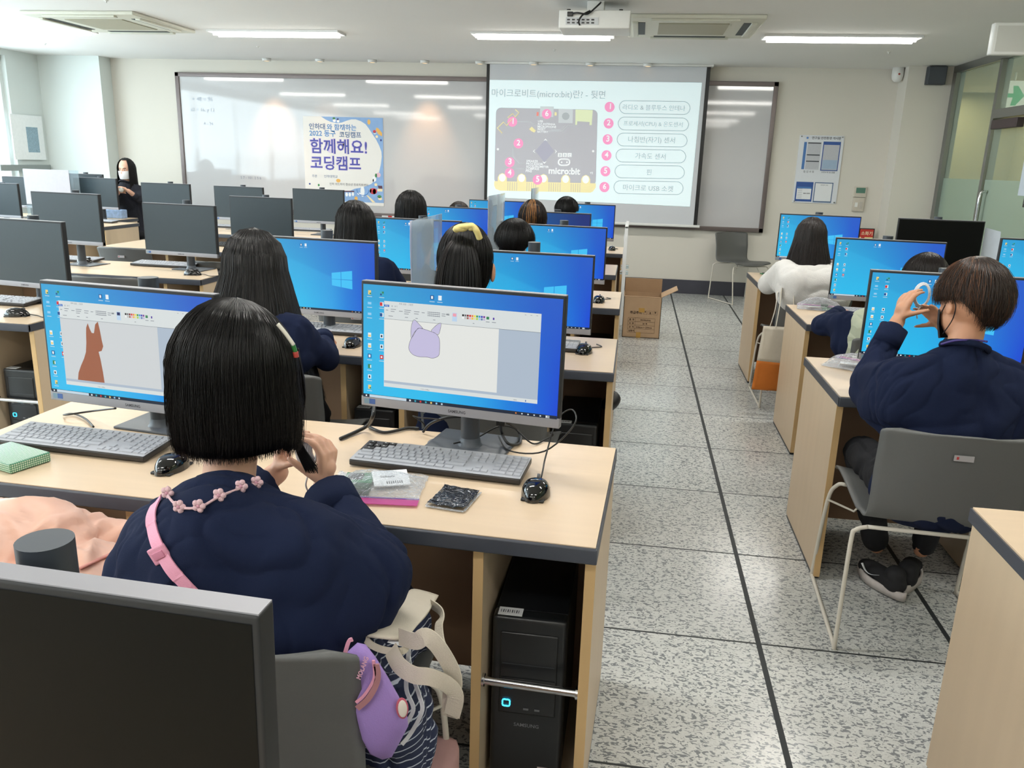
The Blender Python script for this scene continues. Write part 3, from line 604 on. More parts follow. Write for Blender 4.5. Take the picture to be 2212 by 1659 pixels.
MB().box(0, .03, -.6, .26, .20, .27, mat('grey_rail', (142, 150, 148), .5)).build('bottom_rail', bl)
# ================================================================ desks
DZ = .72
def desk(label, x0, x1, yf, dep=.63, yaw=0, cab='r', seats=2, chamfer=None, left_end=True, right_end=True):
    """a run of computer desk: top, side panels, tower bays with a chrome rail, back board"""
    t = thing('computer_desk', label, 'desk', ((x0+x1)/2, yf, 0), yaw, 'maple computer desks')
    W_ = (x1-x0); a, b_ = -W_/2, W_/2
    out = [(a, 0), (b_, 0), (b_, dep), (a, dep)]
    if chamfer == 'br': out = [(a, 0), (b_, 0), (b_, dep*.36), (b_-.22, dep), (a, dep)]
    inn = [(x+(.004 if x < 0 else -.004), y+(.004 if y < dep/2 else -.004)) for x, y in out]
    MB().prism(inn, DZ-.004, DZ, wood_top).build('tabletop', t)
    eb = MB().prism(out, DZ-.036, DZ-.004, edge_dark); eb.bbox(a, b_, -.004, .012, DZ-.036, DZ-.002, edge_dark, .0035); eb.build('edge_band', t)
    zb = DZ-.037
    def panel(x, y1=dep-.02, y0=.03):
        MB().box(x-.011, x+.011, y0, y1, .012, zb, wood_side).box(x-.0112, x+.0112, y0-.0015, y0+.001, .012, zb, wood_edge).box(x-.011, x+.011, y0+.01, y1-.01, 0, .012, blk).build('side_panel', t)
    if left_end: panel(a+.014)
    if right_end: panel(b_-.014, (dep*.36 if chamfer else dep-.02))
    if chamfer: MB().prism([(b_-.03, dep*.36), (b_-.01, dep*.36), (b_-.23, dep-.03), (b_-.25, dep-.03)], .012, zb, wood_side).build('corner_panel', t)
    MB().box(a+.03, (b_-.25 if chamfer else b_-.03), dep-.12, dep-.10, .05, zb, wood_dark).build('back_board', t)
    sw = W_/seats
    for k in range(seats):
        xr = a+sw*(k+1)-(.014 if k == seats-1 else 0)
        xl = xr-.24
        MB().box(xl-.011, xl+.011, .03, dep-.12, .012, zb, wood_side).box(xl-.0112, xl+.0112, .0285, .031, .012, zb, wood_edge).build('divider_panel', t)
        if k < seats-1: MB().box(xr-.011, xr+.011, .03, dep-.12, .012, zb, wood_side).box(xr-.0112, xr+.0112, .0285, .031, .012, zb, wood_edge).build('divider_panel', t)
        MB().box(xl+.011, xr-.011, .04, dep-.12, .03, .05, wood_side).build('bay_shelf', t)
        MB().cyl((xl+.011, .045, .345), .010, xr-xl-.022, chrome, 16, axis='x').cyl((xl+.011, .045, .345), .015, .006, chrome, 16, axis='x').cyl((xr-.017, .045, .345), .015, .006, chrome, 16, axis='x').build('bay_rail', t)
    # cable grommets
    for k in range(seats):
        gx_ = a+sw*(k+.5)-.06
        MB().lathe([(.0, .0012), (.03, .0012), (.034, .003), (.037, 0)], mat('grommet_grey', (120, 122, 126), .4), 24, (gx_, dep-.09, DZ)).cyl((gx_+.008, dep-.088, DZ+.0012), .014, .001, blk, 16).build('cable_grommet', t)
    return t
desks = {}
for nm_, lb, x0, x1, yf, yaw, ch in (
    ('M1', 'nearest light maple desk under the two monitors showing drawing windows', -1.71, -.03, 1.555, R(-2.2), None),
    ('M2', 'maple desk in the second row, where the girl with the yellow scrunchie sits', -1.71, -.04, 3.0, 0, None),
    ('M3', 'maple desk in the third row of the middle block', -1.72, -.05, 4.44, 0, None),
    ('M4', 'maple desk in the fourth row of the middle block', -1.78, -.11, 5.87, 0, None),
    ('M5', 'maple desk of the middle block closest to the projection screen', -1.75, -.08, 7.35, 0, None),
    ('F2', 'maple desk at the left photo edge behind the nearest left monitor', -4.29, -2.62, 3.19, 0, None),
    ('F3', 'maple desk with slanted far corner carrying two switched-off monitors and a glossy black mouse', -4.29, -2.62, 4.67, 0, 'br'),
    ('F4', 'maple desk of the left block under the very dark switched-off monitor', -4.29, -2.66, 6.1, 0, 'br'),
    ('F5', 'maple desk of the left block nearest the whiteboard', -4.60, -2.62, 7.52, 0, None),
    ('G2', 'maple desk end facing the left aisle, nearer of the two by the masked woman', -7.0, -5.34, 7.7, 0, None),
    ('G3', 'maple desk in front of the masked woman with a paper bag on it', -7.3, -5.74, 8.50, 0, None),
    ('R0', 'maple desk corner at the lower right edge of the photo', .83, 2.5, 1.30, 0, None),
    ('R1', 'right block maple desk in front of the boy with the black mask', .745, 2.42, 2.87, 0, None),
    ('R2', 'right block maple desk with a clear zip bag and the end of a keyboard', .905, 2.58, 4.29, 0, None),
    ('R3', 'right block maple desk in front of the girl in the white hoodie', .87, 2.55, 5.80, 0, None)):
    desks[nm_] = desk(lb, x0, x1, yf, dep=(.44 if nm_ == 'G3' else .63), yaw=yaw, chamfer=ch)
desks['M0'] = desk('maple desk carrying the big dark monitor in the foreground, below the photo edge', -1.73, -.10, .02, .66)

# ================================================================ monitors
PW, PH = .541, .33
def wallpaper(name, k=1.0, tl=(44, 160, 214), bl_=(34, 186, 238), tr=(34, 92, 200), br_=(16, 70, 214), s=.95):
    if name in _M: return _M[name]
    m = bpy.data.materials.new(name); m.use_nodes = True; nt = m.node_tree; N = nt.nodes; L = nt.links; b = N['Principled BSDF']
    tc = N.new('ShaderNodeTexCoord'); sp = N.new('ShaderNodeSeparateXYZ'); L.new(tc.outputs['UV'], sp.inputs[0])
    def ramp(i, a, c, e0, e1, mid=None):
        r = N.new('ShaderNodeValToRGB'); r.color_ramp.elements[0].position = e0; r.color_ramp.elements[1].position = e1
        r.color_ramp.elements[0].color = lin(a)+(1,); r.color_ramp.elements[1].color = lin(c)+(1,); L.new(i, r.inputs[0]); return r.outputs[0]
    top = ramp(sp.outputs[0], tl, tr, .1, .9); bot = ramp(sp.outputs[0], bl_, br_, .35, 1.0)
    mx = N.new('ShaderNodeMix'); mx.data_type = 'RGBA'; L.new(sp.outputs[1], mx.inputs[0]); L.new(bot, mx.inputs[6]); L.new(top, mx.inputs[7])
    # soft beam of light spreading from the emblem to the upper left
    def ma(op, a, c):
        n = N.new('ShaderNodeMath'); n.operation = op
        for i, v in enumerate((a, c)):
            if isinstance(v, (int, float)): n.inputs[i].default_value = v
            else: L.new(v, n.inputs[i])
        return n.outputs[0]
    q = ma('ADD', sp.outputs[1], ma('MULTIPLY', sp.outputs[0], .62)); bm_ = N.new('ShaderNodeMapRange'); bm_.inputs[1].default_value = .86; bm_.inputs[2].default_value = .90; bm_.clamp = True; L.new(q, bm_.inputs[0])
    inv = ma('SUBTRACT', 1.0, bm_.outputs[0]); lft = N.new('ShaderNodeMapRange'); lft.inputs[1].default_value = .75; lft.inputs[2].default_value = .62; L.new(sp.outputs[0], lft.inputs[0])
    f = ma('MULTIPLY', ma('MULTIPLY', inv, lft.outputs[0]), .16)
    m2 = N.new('ShaderNodeMix'); m2.data_type = 'RGBA'; m2.inputs[7].default_value = lin((70, 205, 250))+(1,); L.new(f, m2.inputs[0]); L.new(mx.outputs[2], m2.inputs[6])
    L.new(m2.outputs[2], b.inputs['Emission Color']); b.inputs['Emission Strength'].default_value = s*k
    b.inputs['Base Color'].default_value = (.01, .01, .012, 1); b.inputs['Roughness'].default_value = .35; b.inputs['Specular IOR Level'].default_value = .25
    _M[name] = m; return m
wp = wallpaper('desktop_wallpaper'); wpd = wallpaper('desktop_wallpaper_dim', .8, (30, 100, 165), (30, 90, 170), (30, 52, 130), (24, 52, 140))
scr_off = mat('switched_off_screen', (8, 10, 9), .45, var=.05, spec=.12); scr_off_glare = mat('off_screen_with_glare', (36, 48, 54), .45, var=.05, spec=.5)  # second off screen: daylight glare on the left monitors put into its base colour
chin = mat('monitor_chin', (152, 152, 158), .42, .2, var=.03)
emb = glow('emblem_cyan', (64, 190, 242), 1.0)
def E(n, c, s=.95): return glow('px_'+n, c, s)
ic = dict(y=E('yellow', (238, 206, 120)), r=E('red', (206, 52, 56)), w=E('white', (232, 240, 244)), b=E('blue', (24, 84, 150)), g=E('green', (50, 130, 84)), t=E('teal', (60, 170, 190)), k=E('dark', (24, 36, 56)), o=E('orange', (236, 140, 60)), lb=E('lightblue', (150, 205, 240)), gr=E('greytext', (196, 214, 226)))
SWp, SHp = .529, .298          # lit area
def icons(full=True):
    mb = MB(); d = -.0012
    def q(u, v, w_, h, m, k=0): x = -SWp/2+u*SWp; z = v*SHp; mb.box(x-w_/2, x+w_/2, d-k*.0004-.0003, d-k*.0004, z-h/2, z+h/2, m)
    s_ = .010
    def icon(u, v, kind):
        if kind == 'folder': q(u, v, .008, .011, ic['y']); q(u+.004, v-.008, .004, .004, ic['g'], 1)
        elif kind == 'edge': q(u, v, .011, .010, ic['t']); q(u-.004, v-.01, .005, .005, ic['b'], 1); q(u+.006, v+.008, .005, .005, ic['g'], 1)
        elif kind == 'red': q(u, v, .010, .011, ic['w']); q(u-.003, v, .007, .009, ic['r'], 1)
        elif kind == 'blue': q(u, v, .010, .011, ic['w']); q(u-.003, v, .007, .009, ic['b'], 1)
        elif kind == 'adobe': q(u, v, .010, .011, ic['r']); q(u, v, .004, .005, ic['w'], 1)
        elif kind == 'green': q(u, v, .009, .011, ic['g']); q(u+.006, v, .003, .008, ic['w'], 1)
        elif kind == 'doc': q(u, v, .009, .012, ic['w'])
        elif kind == 'dark': q(u, v, .009, .011, ic['w']); q(u, v, .004, .006, ic['k'], 1)
        elif kind == 'cat': q(u, v, .009, .012, ic['w']); q(u, v-.005, .007, .005, ic['y'], 1)
        elif kind == 'pale': q(u, v, .010, .006, ic['lb'])
        elif kind == 'man': q(u, v, .010, .011, ic['b']); q(u, v, .005, .007, ic['w'], 1)
        q(u, v-.036, .014, .0016, ic['gr']); 
    for i, kd in enumerate(('folder', 'pale', 'pale', None, 'cat', 'cat', 'man', 'green', 'dark', 'folder')):
        if kd: icon(.035, .93-i*.093, kd)
    for i, kd in enumerate(('edge', 'red', 'blue', None, 'dark', 'dark', 'adobe')):
        if kd: icon(.10, .93-i*.093, kd)
    icon(.362, .93, 'man'); icon(.402, .93, 'doc')
    # taskbar
    q(.5, .013, SWp, .0085, ic['k'])
    q(.135, .013, SWp*.2, .007, ic['gr'], 1); q(.018, .013, .004, .004, ic['w'], 2)
    for i, c in enumerate(('w', 't', 'r', 't', 'y', 'lb', 'gr')): q(.255+i*.028, .013, .0045, .0045, ic[c], 2)
    for i in range(6): q(.80+i*.03, .013, .0035, .003, ic['o' if i == 0 else 'w'], 2)
    for i in range(3): q(.955, .020-i*.008, .010, .001, ic['w'], 2)
    return mb
def emblem():
    mb = MB()
    def pt(u, v): return (-SWp/2+u*SWp, -.0012, v*SHp)
    # slightly perspective four-pane emblem
    L0, L1, R0, R1 = (.625, .555), (.625, .375), (.805, .60), (.805, .335)
    def lp(a, b_, t): return (a[0]+(b_[0]-a[0])*t, a[1]+(b_[1]-a[1])*t)
    for i0, i1 in ((0, .44), (.465, 1)):
        for j0, j1 in ((0, .485), (.515, 1)):
            tl, tr_ = lp(L0, R0, i0), lp(L0, R0, i1); b0, b1_ = lp(L1, R1, i0), lp(L1, R1, i1)
            mb.poly([pt(*lp(tl, b0, j1)), pt(*lp(tr_, b1_, j1)), pt(*lp(tr_, b1_, j0)), pt(*lp(tl, b0, j0))], emb)
    return mb
_scr = {}
def screen_parts(scr, what):
    if what == 'off': return
    if 'i' not in _scr:
        _scr['i'] = icons().build('desktop_icons', scr); _scr['e'] = emblem().build('desktop_emblem', scr)
    else:
        dup(_scr['i'], parent=scr)
        if what != 'paint': dup(_scr['e'], parent=scr)
    if what == 'paint' and _scr['e'].parent == scr: pass
_mon = {}
def monitor(label, x, y, zt, yaw=0, what='on', pz=None, tilt=0, group=None, roll=0):
    """x,y: centre of the screen face; zt: height of the top edge"""
    t = thing('monitor', label, 'monitor', (x, y, DZ), yaw, group or ('switched-off monitors' if what == 'off' else 'monitors showing a desktop'))
    zc = zt-DZ; Tm = Matrix.Translation((0, 0, zc)) @ Matrix.Rotation(-tilt, 4, 'X') @ Matrix.Rotation(roll, 4, 'Y')
    pz = (pz or zt+.015)-DZ
    key = ('h',)
    if 'h' not in _mon:
        h = MB().bbox(-PW/2, PW/2, -.002, .024, -PH, 0, blkm, .003); h.bbox(-PW/2, PW/2, -.0035, .022, -PH, -PH+.026, chin, .002); h.box(-PW/2+.001, PW/2-.001, .0, .0235, -.0015, .0012, chin)
        h.bbox(-.12, .12, .02, .05, -.27, -.08, blkm, .01)
        _mon['h'] = h.build('housing', t)
        s = MB(); s.box(-SWp/2, SWp/2, -.0027, -.0022, 0, SHp, wp); 
        b = MB(); b.text('SAMSUNG', .0105, mat('logo_dark', (60, 60, 66), .4), wallM(0, -.0038, -PH+.0085), 'CENTER', .02); _mon['b'] = b.build('brand_lettering', t)
        c = MB().box(-.262, -.247, -.0040, -.0036, -PH+.006, -PH+.020, mat('sticker_blue_grey', (120, 150, 168), .4)).box(-.247, -.230, -.0040, -.0036, -PH+.006, -PH+.020, mat('sticker_blue', (62, 96, 160), .4)); _mon['c'] = c.build('energy_sticker', t)
        p = MB().cyl((0, 0, 0), .026, 1.0, pillar_m, 28); _mon['p'] = p.build('stand_pillar', t)
        st_ = MB().bbox(-.112, .112, -.07, .095, 0, .007, base_m, .003).lathe([(.034, .007), (.03, .012), (.0265, .03)], base_m, 28, (0, -.013, 0)); _mon['s'] = st_.build('stand_base', t)
        for k in ('h', 'b', 'c', 'p', 's'): pass
        parts = {k: _mon[k] for k in 'hbcps'}
    else: parts = {k: dup(_mon[k], parent=t) for k in 'hbcps'}
    for k in 'hbc': parts[k].matrix_local = Tm
    parts['p'].location = (0, .092, .006); parts['p'].scale = (1, 1, pz-.006); parts['s'].location = (0, .105, 0)
    # lit or dark screen sheet with UVs
    me = bpy.data.meshes.new('screen'); X = SWp/2
    me.from_pydata([(-X, -.0030, 0), (X, -.0030, 0), (X, -.0030, SHp), (-X, -.0030, SHp)], [], [(0, 1, 2, 3)])
    uv = me.uv_layers.new(name='UVMap'); 
    for i, c in enumerate(((0, 0), (1, 0), (1, 1), (0, 1))): uv.data[i].uv = c
    me.materials.append({'off': scr_off if x > -2 else scr_off_glare, 'dim': wpd}.get(what, wp))
    sc = bpy.data.objects.new('screen', me); COL.objects.link(sc); sc.parent = t
    sc.matrix_local = Tm @ Matrix.Translation((0, 0, -SHp-.0075))
    if what in ('on', 'paint', 'dim'):
        for key_, fn in (('i', icons), ('e', emblem)):
            if key_ == 'e' and what == 'paint': continue
            nm2 = {'i': 'desktop_icons', 'e': 'desktop_emblem'}[key_]
            o = dup(_scr[key_], parent=sc) if key_ in _scr else fn().build(nm2, sc)
            if what == 'dim' and key_ == 'i': bpy.data.objects.remove(o); continue
            _scr.setdefault(key_, o); o.location = (0, -.0030, 0)
    return t, sc
def paint_window(sc, u0, u1, v0, v1, canvas_u, draw, brush, k=0):
    """drawing program window laid over the screen"""
    mb = MB(); W_, H_ = SWp, SHp; wht = E('window', (216, 222, 222), .95); can = E('canvas'+str(k), (228, 230, 226) if k == 0 else (206, 210, 212), .95); gz = E('workarea', (176, 190, 206), .92)
    def P_(u, v, d=0): return (-W_/2+u*W_, -.0045-d*.0004, v*H_)
    def q(a, b_, c, d_, m, k=0): mb.poly([P_(a, c, k), P_(b_, c, k), P_(b_, d_, k), P_(a, d_, k)], m)
    uw, vh = u1-u0, v1-v0
    q(u0, u1, v0, v1, wht); q(u0+uw*.002, u1, v0+vh*.045, v1-vh*.205, gz, 1)
    q(u0+uw*.002, u0+uw*canvas_u, v0+vh*.075, v1-vh*.205, can, 2)
    q(u0, u1, v1-vh*.206, v1-vh*.202, E('line', (120, 130, 140), .8), 2)
    q(u0+uw*.002, u0+uw*.035, v1-vh*.065, v1-vh*.04, E('tab', (30, 100, 190)), 3)
    cols = [(20, 20, 24), (110, 110, 112), (120, 20, 30), (214, 40, 40), (236, 128, 50), (240, 226, 60), (50, 150, 70), (40, 150, 210), (50, 60, 180), (130, 60, 150)]
    cols2 = [(240, 240, 240), (190, 190, 190), (150, 100, 80), (236, 170, 190), (240, 190, 60), (226, 220, 160), (170, 214, 70), (160, 205, 226), (90, 120, 170), (190, 180, 214)]
    for i in range(10):
        for r_, cc in ((0, cols), (1, cols2)):
            q(u0+uw*(.512+i*.0148), u0+uw*(.5235+i*.0148), v1-vh*(.098+r_*.028), v1-vh*(.076+r_*.028), E('c%d_%d' % (r_, i), cc[i]), 3)
    q(u0+uw*.452, u0+uw*.475, v1-vh*.11, v1-vh*.075, E('brush'+str(k), brush), 3); q(u0+uw*.448, u0+uw*.479, v1-vh*.165, v1-vh*.068, E('selected', (188, 212, 236)), 2)
    q(u0+uw*.41, u0+uw*.43, v1-vh*.10, v1-vh*.092, ic['k'], 3); q(u0+uw*.41, u0+uw*.43, v1-vh*.085, v1-vh*.082, ic['k'], 3)
    q(u0+uw*.665, u0+uw*.682, v1-vh*.11, v1-vh*.08, ic['g'], 3); q(u0+uw*.705, u0+uw*.715, v1-vh*.11, v1-vh*.085, E('c1_x', (90, 60, 160)), 3)
    gl_ = E('uitext', (120, 126, 136), .9)
    for a, b_, c in ((.012, .028, .10), (.045, .08, .085), (.045, .07, .11), (.10, .125, .10), (.135, .18, .082), (.135, .175, .103), (.135, .165, .125), (.20, .235, .09), (.20, .23, .115), (.25, .27, .095), (.29, .37, .082), (.29, .37, .102), (.29, .37, .122), (.38, .405, .09), (.38, .405, .112), (.03, .06, .165), (.14, .16, .165), (.21, .225, .165), (.325, .34, .165), (.58, .59, .165), (.662, .685, .135), (.70, .725, .135)):
        q(u0+uw*a, u0+uw*b_, v1-vh*(c+.006), v1-vh*c, gl_, 2)
    for i in range(7):
        for j in range(3):
            c_ = P_(u0+uw*(.29+i*.0125), v1-vh*(.085+j*.02), 3); mb.tube([(c_[0]+.0016*math.cos(n*1.57), c_[1], c_[2]+.0016*math.sin(n*1.57)) for n in range(4)], .0002, gl_, 3, closed=True)
    mb.text('제목 없음 - 그림판', .0052, gl_, wallM(*P_(u0+uw*.10, v1-vh*.028, 3)))
    mb.text('파일', .0048, ic['w'], wallM(*P_(u0+uw*.008, v1-vh*.060, 4))); mb.text('홈   보기', .0048, gl_, wallM(*P_(u0+uw*.05, v1-vh*.060, 4)))
    mb.text('1152 x 648px', .0045, gl_, wallM(*P_(u0+uw*.25, v0+vh*.012, 3))); mb.text('100%', .0045, gl_, wallM(*P_(u0+uw*.85, v0+vh*.012, 3)))
    for i in range(3): q(u0+uw*(.90+i*.035), u0+uw*(.91+i*.035), v1-vh*.026, v1-vh*.022, gl_, 3)
    q(u0+uw*.925, u0+uw*.931, v0+vh*.012, v0+vh*.03, E('slider', (40, 90, 170)), 3)
    mb.build('paint_window', sc)
    d = MB()
    def D_(x, y, kk=4): return P_(u0+uw*x, v1-vh*y, kk)
    draw(d, D_); return d.build('drawing', sc)
cat_l = E('lilac', (196, 190, 222)); outl = E('outline', (30, 30, 40)); fox_c = E('fox_brown', (158, 94, 66), .95)
def draw_cat(d, D_):
    head = [(.235, .275), (.275, .285), (.31, .30), (.345, .32), (.365, .36), (.372, .42), (.372, .50), (.366, .57), (.33, .605), (.29, .60), (.24, .605), (.20, .59), (.175, .55), (.168, .50), (.18, .42), (.20, .36), (.215, .31)]
    for e in ([(.185, .40), (.182, .31), (.19, .22), (.205, .185), (.235, .23), (.262, .28), (.235, .275), (.205, .33)], [(.315, .295), (.345, .23), (.378, .195), (.374, .27), (.362, .33), (.335, .31)]):
        d.poly([D_(*p) for p in e][::-1], cat_l); d.tube(catmull([D_(*p, 5) for p in e], 3, True), .0004, outl, 4, closed=True)
    c = catmull([D_(*p) for p in head], 4, True); d.poly([tuple(p) for p in c][::-1], cat_l); d.tube([tuple(p) for p in c], .0004, outl, 4, closed=True)
def draw_fox(d, D_):
    pts = [(.22, .235), (.232, .30), (.245, .345), (.262, .345), (.278, .24), (.30, .205), (.31, .30), (.318, .42), (.325, .49), (.31, .545), (.285, .56), (.295, .65), (.305, .80), (.31, .925), (.10, .925), (.11, .84), (.135, .75), (.165, .66), (.185, .58), (.195, .47), (.20, .36), (.205, .29)]
    d.poly([D_(*p) for p in pts][::-1], fox_c)
t1, s1 = monitor('monitor showing a drawing program with a lilac cat head, right of the near girl', -.418, 1.975, 1.168, R(-8.5), 'paint', 1.150, tilt=R(2))
paint_window(s1, .113, .902, .112, .868, .745, draw_cat, (236, 160, 176), 0)
t2, s2 = monitor('monitor showing a drawing program with a brown fox, left of the near girl', -1.30, 1.935, 1.130, R(-7.5), 'paint', 1.145, tilt=R(1))
paint_window(s2, .10, .885, .085, .862, .745, draw_fox, (30, 40, 90), 1)
def mon_tr(label, px, py, y, yaw, what='on', side='r', **k):
    """place a monitor by the photo point of its upper corner at the depth of its desk"""
    p = at(px, py, y=y); s = -1 if side == 'r' else 1
    c = p + Vector((s*math.cos(yaw)*PW/2, s*math.sin(yaw)*PW/2, 0))
    return monitor(label, c.x, c.y, p.z, yaw, what, **k)
mon_tr('lit monitor facing the girl with very long straight hair, empty desktop', 812, 523, 3.32, R(-6), pz=1.165)
mon_tr('lit monitor right of the girl with the yellow scrunchie, empty desktop', 1285, 553, 3.36, R(-4), pz=1.15)
mon_tr('lit monitor left of the frosted partition sheet, third row', 996, 478, 4.78, R(-5))
mon_tr('lit monitor at the right of the short-haired boy, third row', 1312, 492, 4.82, R(-5), pz=1.15)
mon_tr('lit monitor beside the white draped partition, fourth row', 1056, 451, 6.25, R(-5))
mon_tr('dim dark blue monitor behind the head with bronze hair streaks', 1277, 462, 6.22, R(-5), 'dim')
mon_tr('lit monitor behind the white draped partition, fifth row', 1013.6, 430.7, 7.68, R(-4), side='l')
mon_tr('lit monitor of the farthest boy, in front of the projection screen', 1329.7, 443.4, 7.70, R(-4))
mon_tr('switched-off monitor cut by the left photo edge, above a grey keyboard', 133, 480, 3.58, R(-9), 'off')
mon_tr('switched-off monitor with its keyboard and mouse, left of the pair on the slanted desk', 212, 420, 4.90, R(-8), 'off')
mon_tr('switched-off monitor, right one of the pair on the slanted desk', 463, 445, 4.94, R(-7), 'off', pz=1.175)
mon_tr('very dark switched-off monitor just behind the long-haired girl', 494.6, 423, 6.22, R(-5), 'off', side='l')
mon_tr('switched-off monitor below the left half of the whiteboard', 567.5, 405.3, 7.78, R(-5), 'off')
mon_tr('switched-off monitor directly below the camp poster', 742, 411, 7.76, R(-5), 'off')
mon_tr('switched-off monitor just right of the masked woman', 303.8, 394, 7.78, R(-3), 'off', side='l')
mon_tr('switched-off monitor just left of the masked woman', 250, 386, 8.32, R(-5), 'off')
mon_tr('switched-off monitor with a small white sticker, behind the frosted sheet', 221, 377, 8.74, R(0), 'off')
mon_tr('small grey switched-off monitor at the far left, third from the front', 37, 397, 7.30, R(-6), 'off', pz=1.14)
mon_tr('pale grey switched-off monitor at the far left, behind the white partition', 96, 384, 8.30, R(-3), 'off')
mon_tr('lit monitor the boy with the black mask sits at', 1882, 583, 3.09, R(-5), side='l', pz=1.15)
mon_tr('lit monitor in the second right row, above the clear zip bag', 1806.5, 513, 4.60, R(-6), side='l')
mon_tr('lit monitor behind the girl in the white hoodie', 1686, 461, 6.12, R(-5), side='l')
mon_tr('switched-off black monitor with a sheet of paper taped to its edge', 1942, 471, 6.0, R(-4), 'off', side='l')
mon_tr('lit monitor cut by the right photo edge', 2164, 514, 4.62, R(-4), side='l')
fm, _ = monitor('large switched-off monitor seen close up in the lower left corner', -.545, .553, 1.120, R(-2), 'off', 1.108, roll=R(.5))

# ================================================================ keyboards and mice
kcase = mat('keyboard_case', (40, 38, 38), .4); kcov = mat('silicone_key_cover', (172, 175, 182), .55, var=.03, sheen=.1); kblk = mat('black_keys', (30, 31, 34), .45)
def key_rows():
    keys = []; p = .0190
    def row(y, xs, h=.0155):
        x = xs[0]
        for wd in xs[1:]:
            if wd > 0: keys.append((x+.0012, x+wd*p-.0012, y, y+h)); x += wd*p
            else: x += -wd*p
    X = -.2135
    row(.0300+3*p+.0215, [X, 1, -.9, 1, 1, 1, 1, -.5, 1, 1, 1, 1, -.5, 1, 1, 1, 1, -.4, 1, 1, 1, -.4, 1, 1, 1, 1], .011)
    row(.0100+3*p+.0200, [X]+[1]*13+[2, -.4, 1, 1, 1, -.4, 1, 1, 1, 1])
    row(.0100+2*p+.0200, [X, 1.5]+[1]*12+[1.5, -.4, 1, 1, 1, -.4, 1, 1, 1, 1])
    row(.0100+1*p+.0200, [X, 1.75]+[1]*11+[2.25, -3.8, 1, 1, 1, 1])
    row(.0100+0*p+.0200, [X, 2.25]+[1]*10+[2.75, -1.4, 1, -1.4, 1, 1, 1, 1])
    row(.0100, [X, 1.25, 1.25, 1.25, 5.0, 1.25, 1.25, 1.25, 1.25, -1.65, 1, 1, 1, -.4, 2, 1, 1])
    return keys
KEYS = key_rows()
def keyboard(label, x, y, yaw, group='keyboards', corner=False, cov=None):
    t = thing('keyboard', label, 'keyboard', (x, y, DZ+.001), yaw, group)
    T = Matrix.Rotation(R(4), 4, 'X')
    MB().bbox(-.222, .222, -.002, .130, .002, .017, kcase, .004, M=T).box(-.2, -.17, .10, .12, -.004, .003, kcase, T).box(.17, .2, .10, .12, -.004, .003, kcase, T).build('case', t)
    c = MB()
    def unc(a, b_): return corner and (a < -.145 and b_ > .062+(a+.2135)*.55)
    cm = cov or kcov
    if corner: c.prism([(-.221, 0), (.221, 0), (.221, .129), (-.125, .129), (-.135, .104), (-.165, .092), (-.188, .082), (-.195, .067), (-.221, .060)], .0172, .0182, cm, T)
    else: c.prism([(-.221, 0), (.221, 0), (.221, .129), (-.221, .129)], .0172, .0182, cm, T)
    for a, b_, y0, y1 in KEYS:
        if unc(a, y0):
            k = MB(); k.add([(a, y0, .017), (b_, y0, .017), (b_, y1, .017), (a, y1, .017), (a+.001, y0+.001, .0205), (b_-.001, y0+.001, .0205), (b_-.001, y1-.001, .0205), (a+.001, y1-.001, .0205)], [(4, 5, 6, 7), (0, 1, 5, 4), (1, 2, 6, 5), (2, 3, 7, 6), (3, 0, 4, 7)], kblk, False, T)
            k.box((a+b_)/2-.004, (a+b_)/2+.001, (y0+y1)/2, (y0+y1)/2+.003, .0205, .0206, paper, T); k.build('key', t)
        else:
            c.add([(a, y0, .018), (b_, y0, .018), (b_, y1, .018), (a, y1, .018), (a+.0012, y0+.0012, .0212), (b_-.0012, y0+.0012, .0212), (b_-.0012, y1-.0012, .0212), (a+.0012, y1-.0012, .0212)], [(4, 5, 6, 7), (0, 1, 5, 4), (1, 2, 6, 5), (2, 3, 7, 6), (3, 0, 4, 7)], cm, False, T)
    c.build('key_cover', t)
    MB().cyl((.062, .114, .0182), .0016, .0006, glow('blue_led', (90, 110, 255), 2.5), 10, M=T).build('indicator_lamp', t)
    return t
k1 = keyboard('grey keyboard in a translucent cover folded back from its black top left keys', -.452, 1.838, R(-5), corner=True)
k0 = keyboard('grey covered keyboard below the fox monitor', -1.392, 1.773, R(-4))
def mouse(label, x, y, yaw, group='computer mice', cord=None, z=DZ):
    t = thing('computer_mouse', label, 'mouse', (x, y, z), yaw, group)
    def sh(u, v):
        a = u*2*PI; b_ = v*PI/2; wv = .031+.003*math.cos(2*a); r = math.cos(b_)**.55
        xx = wv*r*math.cos(a)*(1+.10*math.sin(a)**2); yy = .056*r*math.sin(a); zz = .038*math.sin(b_)*(1-.22*(yy/.056)**2-.10*(yy/.056))
        return (xx, yy, zz+.0005)
    mb = MB().grid(sh, 28, 12, blkg); mb.bbox(-.027, .027, -.048, .046, .0, .006, blk, .003); mb.build('shell', t)
    MB().cyl((-.003, .030, .033), .008, .006, mat('wheel_grey', (70, 72, 76), .4), 14, axis='x').build('scroll_wheel', t)
    pts = cord or [(0, .055, .008), (.01, .09, .004), (.05, .13, .003), (.02, .17, .003)]
    MB().tube(catmull(pts, 6), .0022, blk, 6).build('cord', t)
    return t
mz = mouse('glossy black mouse on the near desk beside the right end of the keyboard', -.188, 1.775, R(-4), cord=[(0, .055, .010), (-.004, .11, .02), (-.012, .20, .03), (.0, .28, .10), (.035, .30, .125), (.05, .25, .10), (-.02, .22, .03), (-.12, .25, .01), (-.17, .33, .02)])
m2 = mouse('glossy black mouse half behind the near girl, left', -1.085, 1.740, R(-6))
def kb_px(label, px, py, yaw=0, src=None, z=DZ+.02):
    p = at(px, py, z=z); o = dup(src or k0, (p.x, p.y-.06, DZ+.001), yaw, label); return o
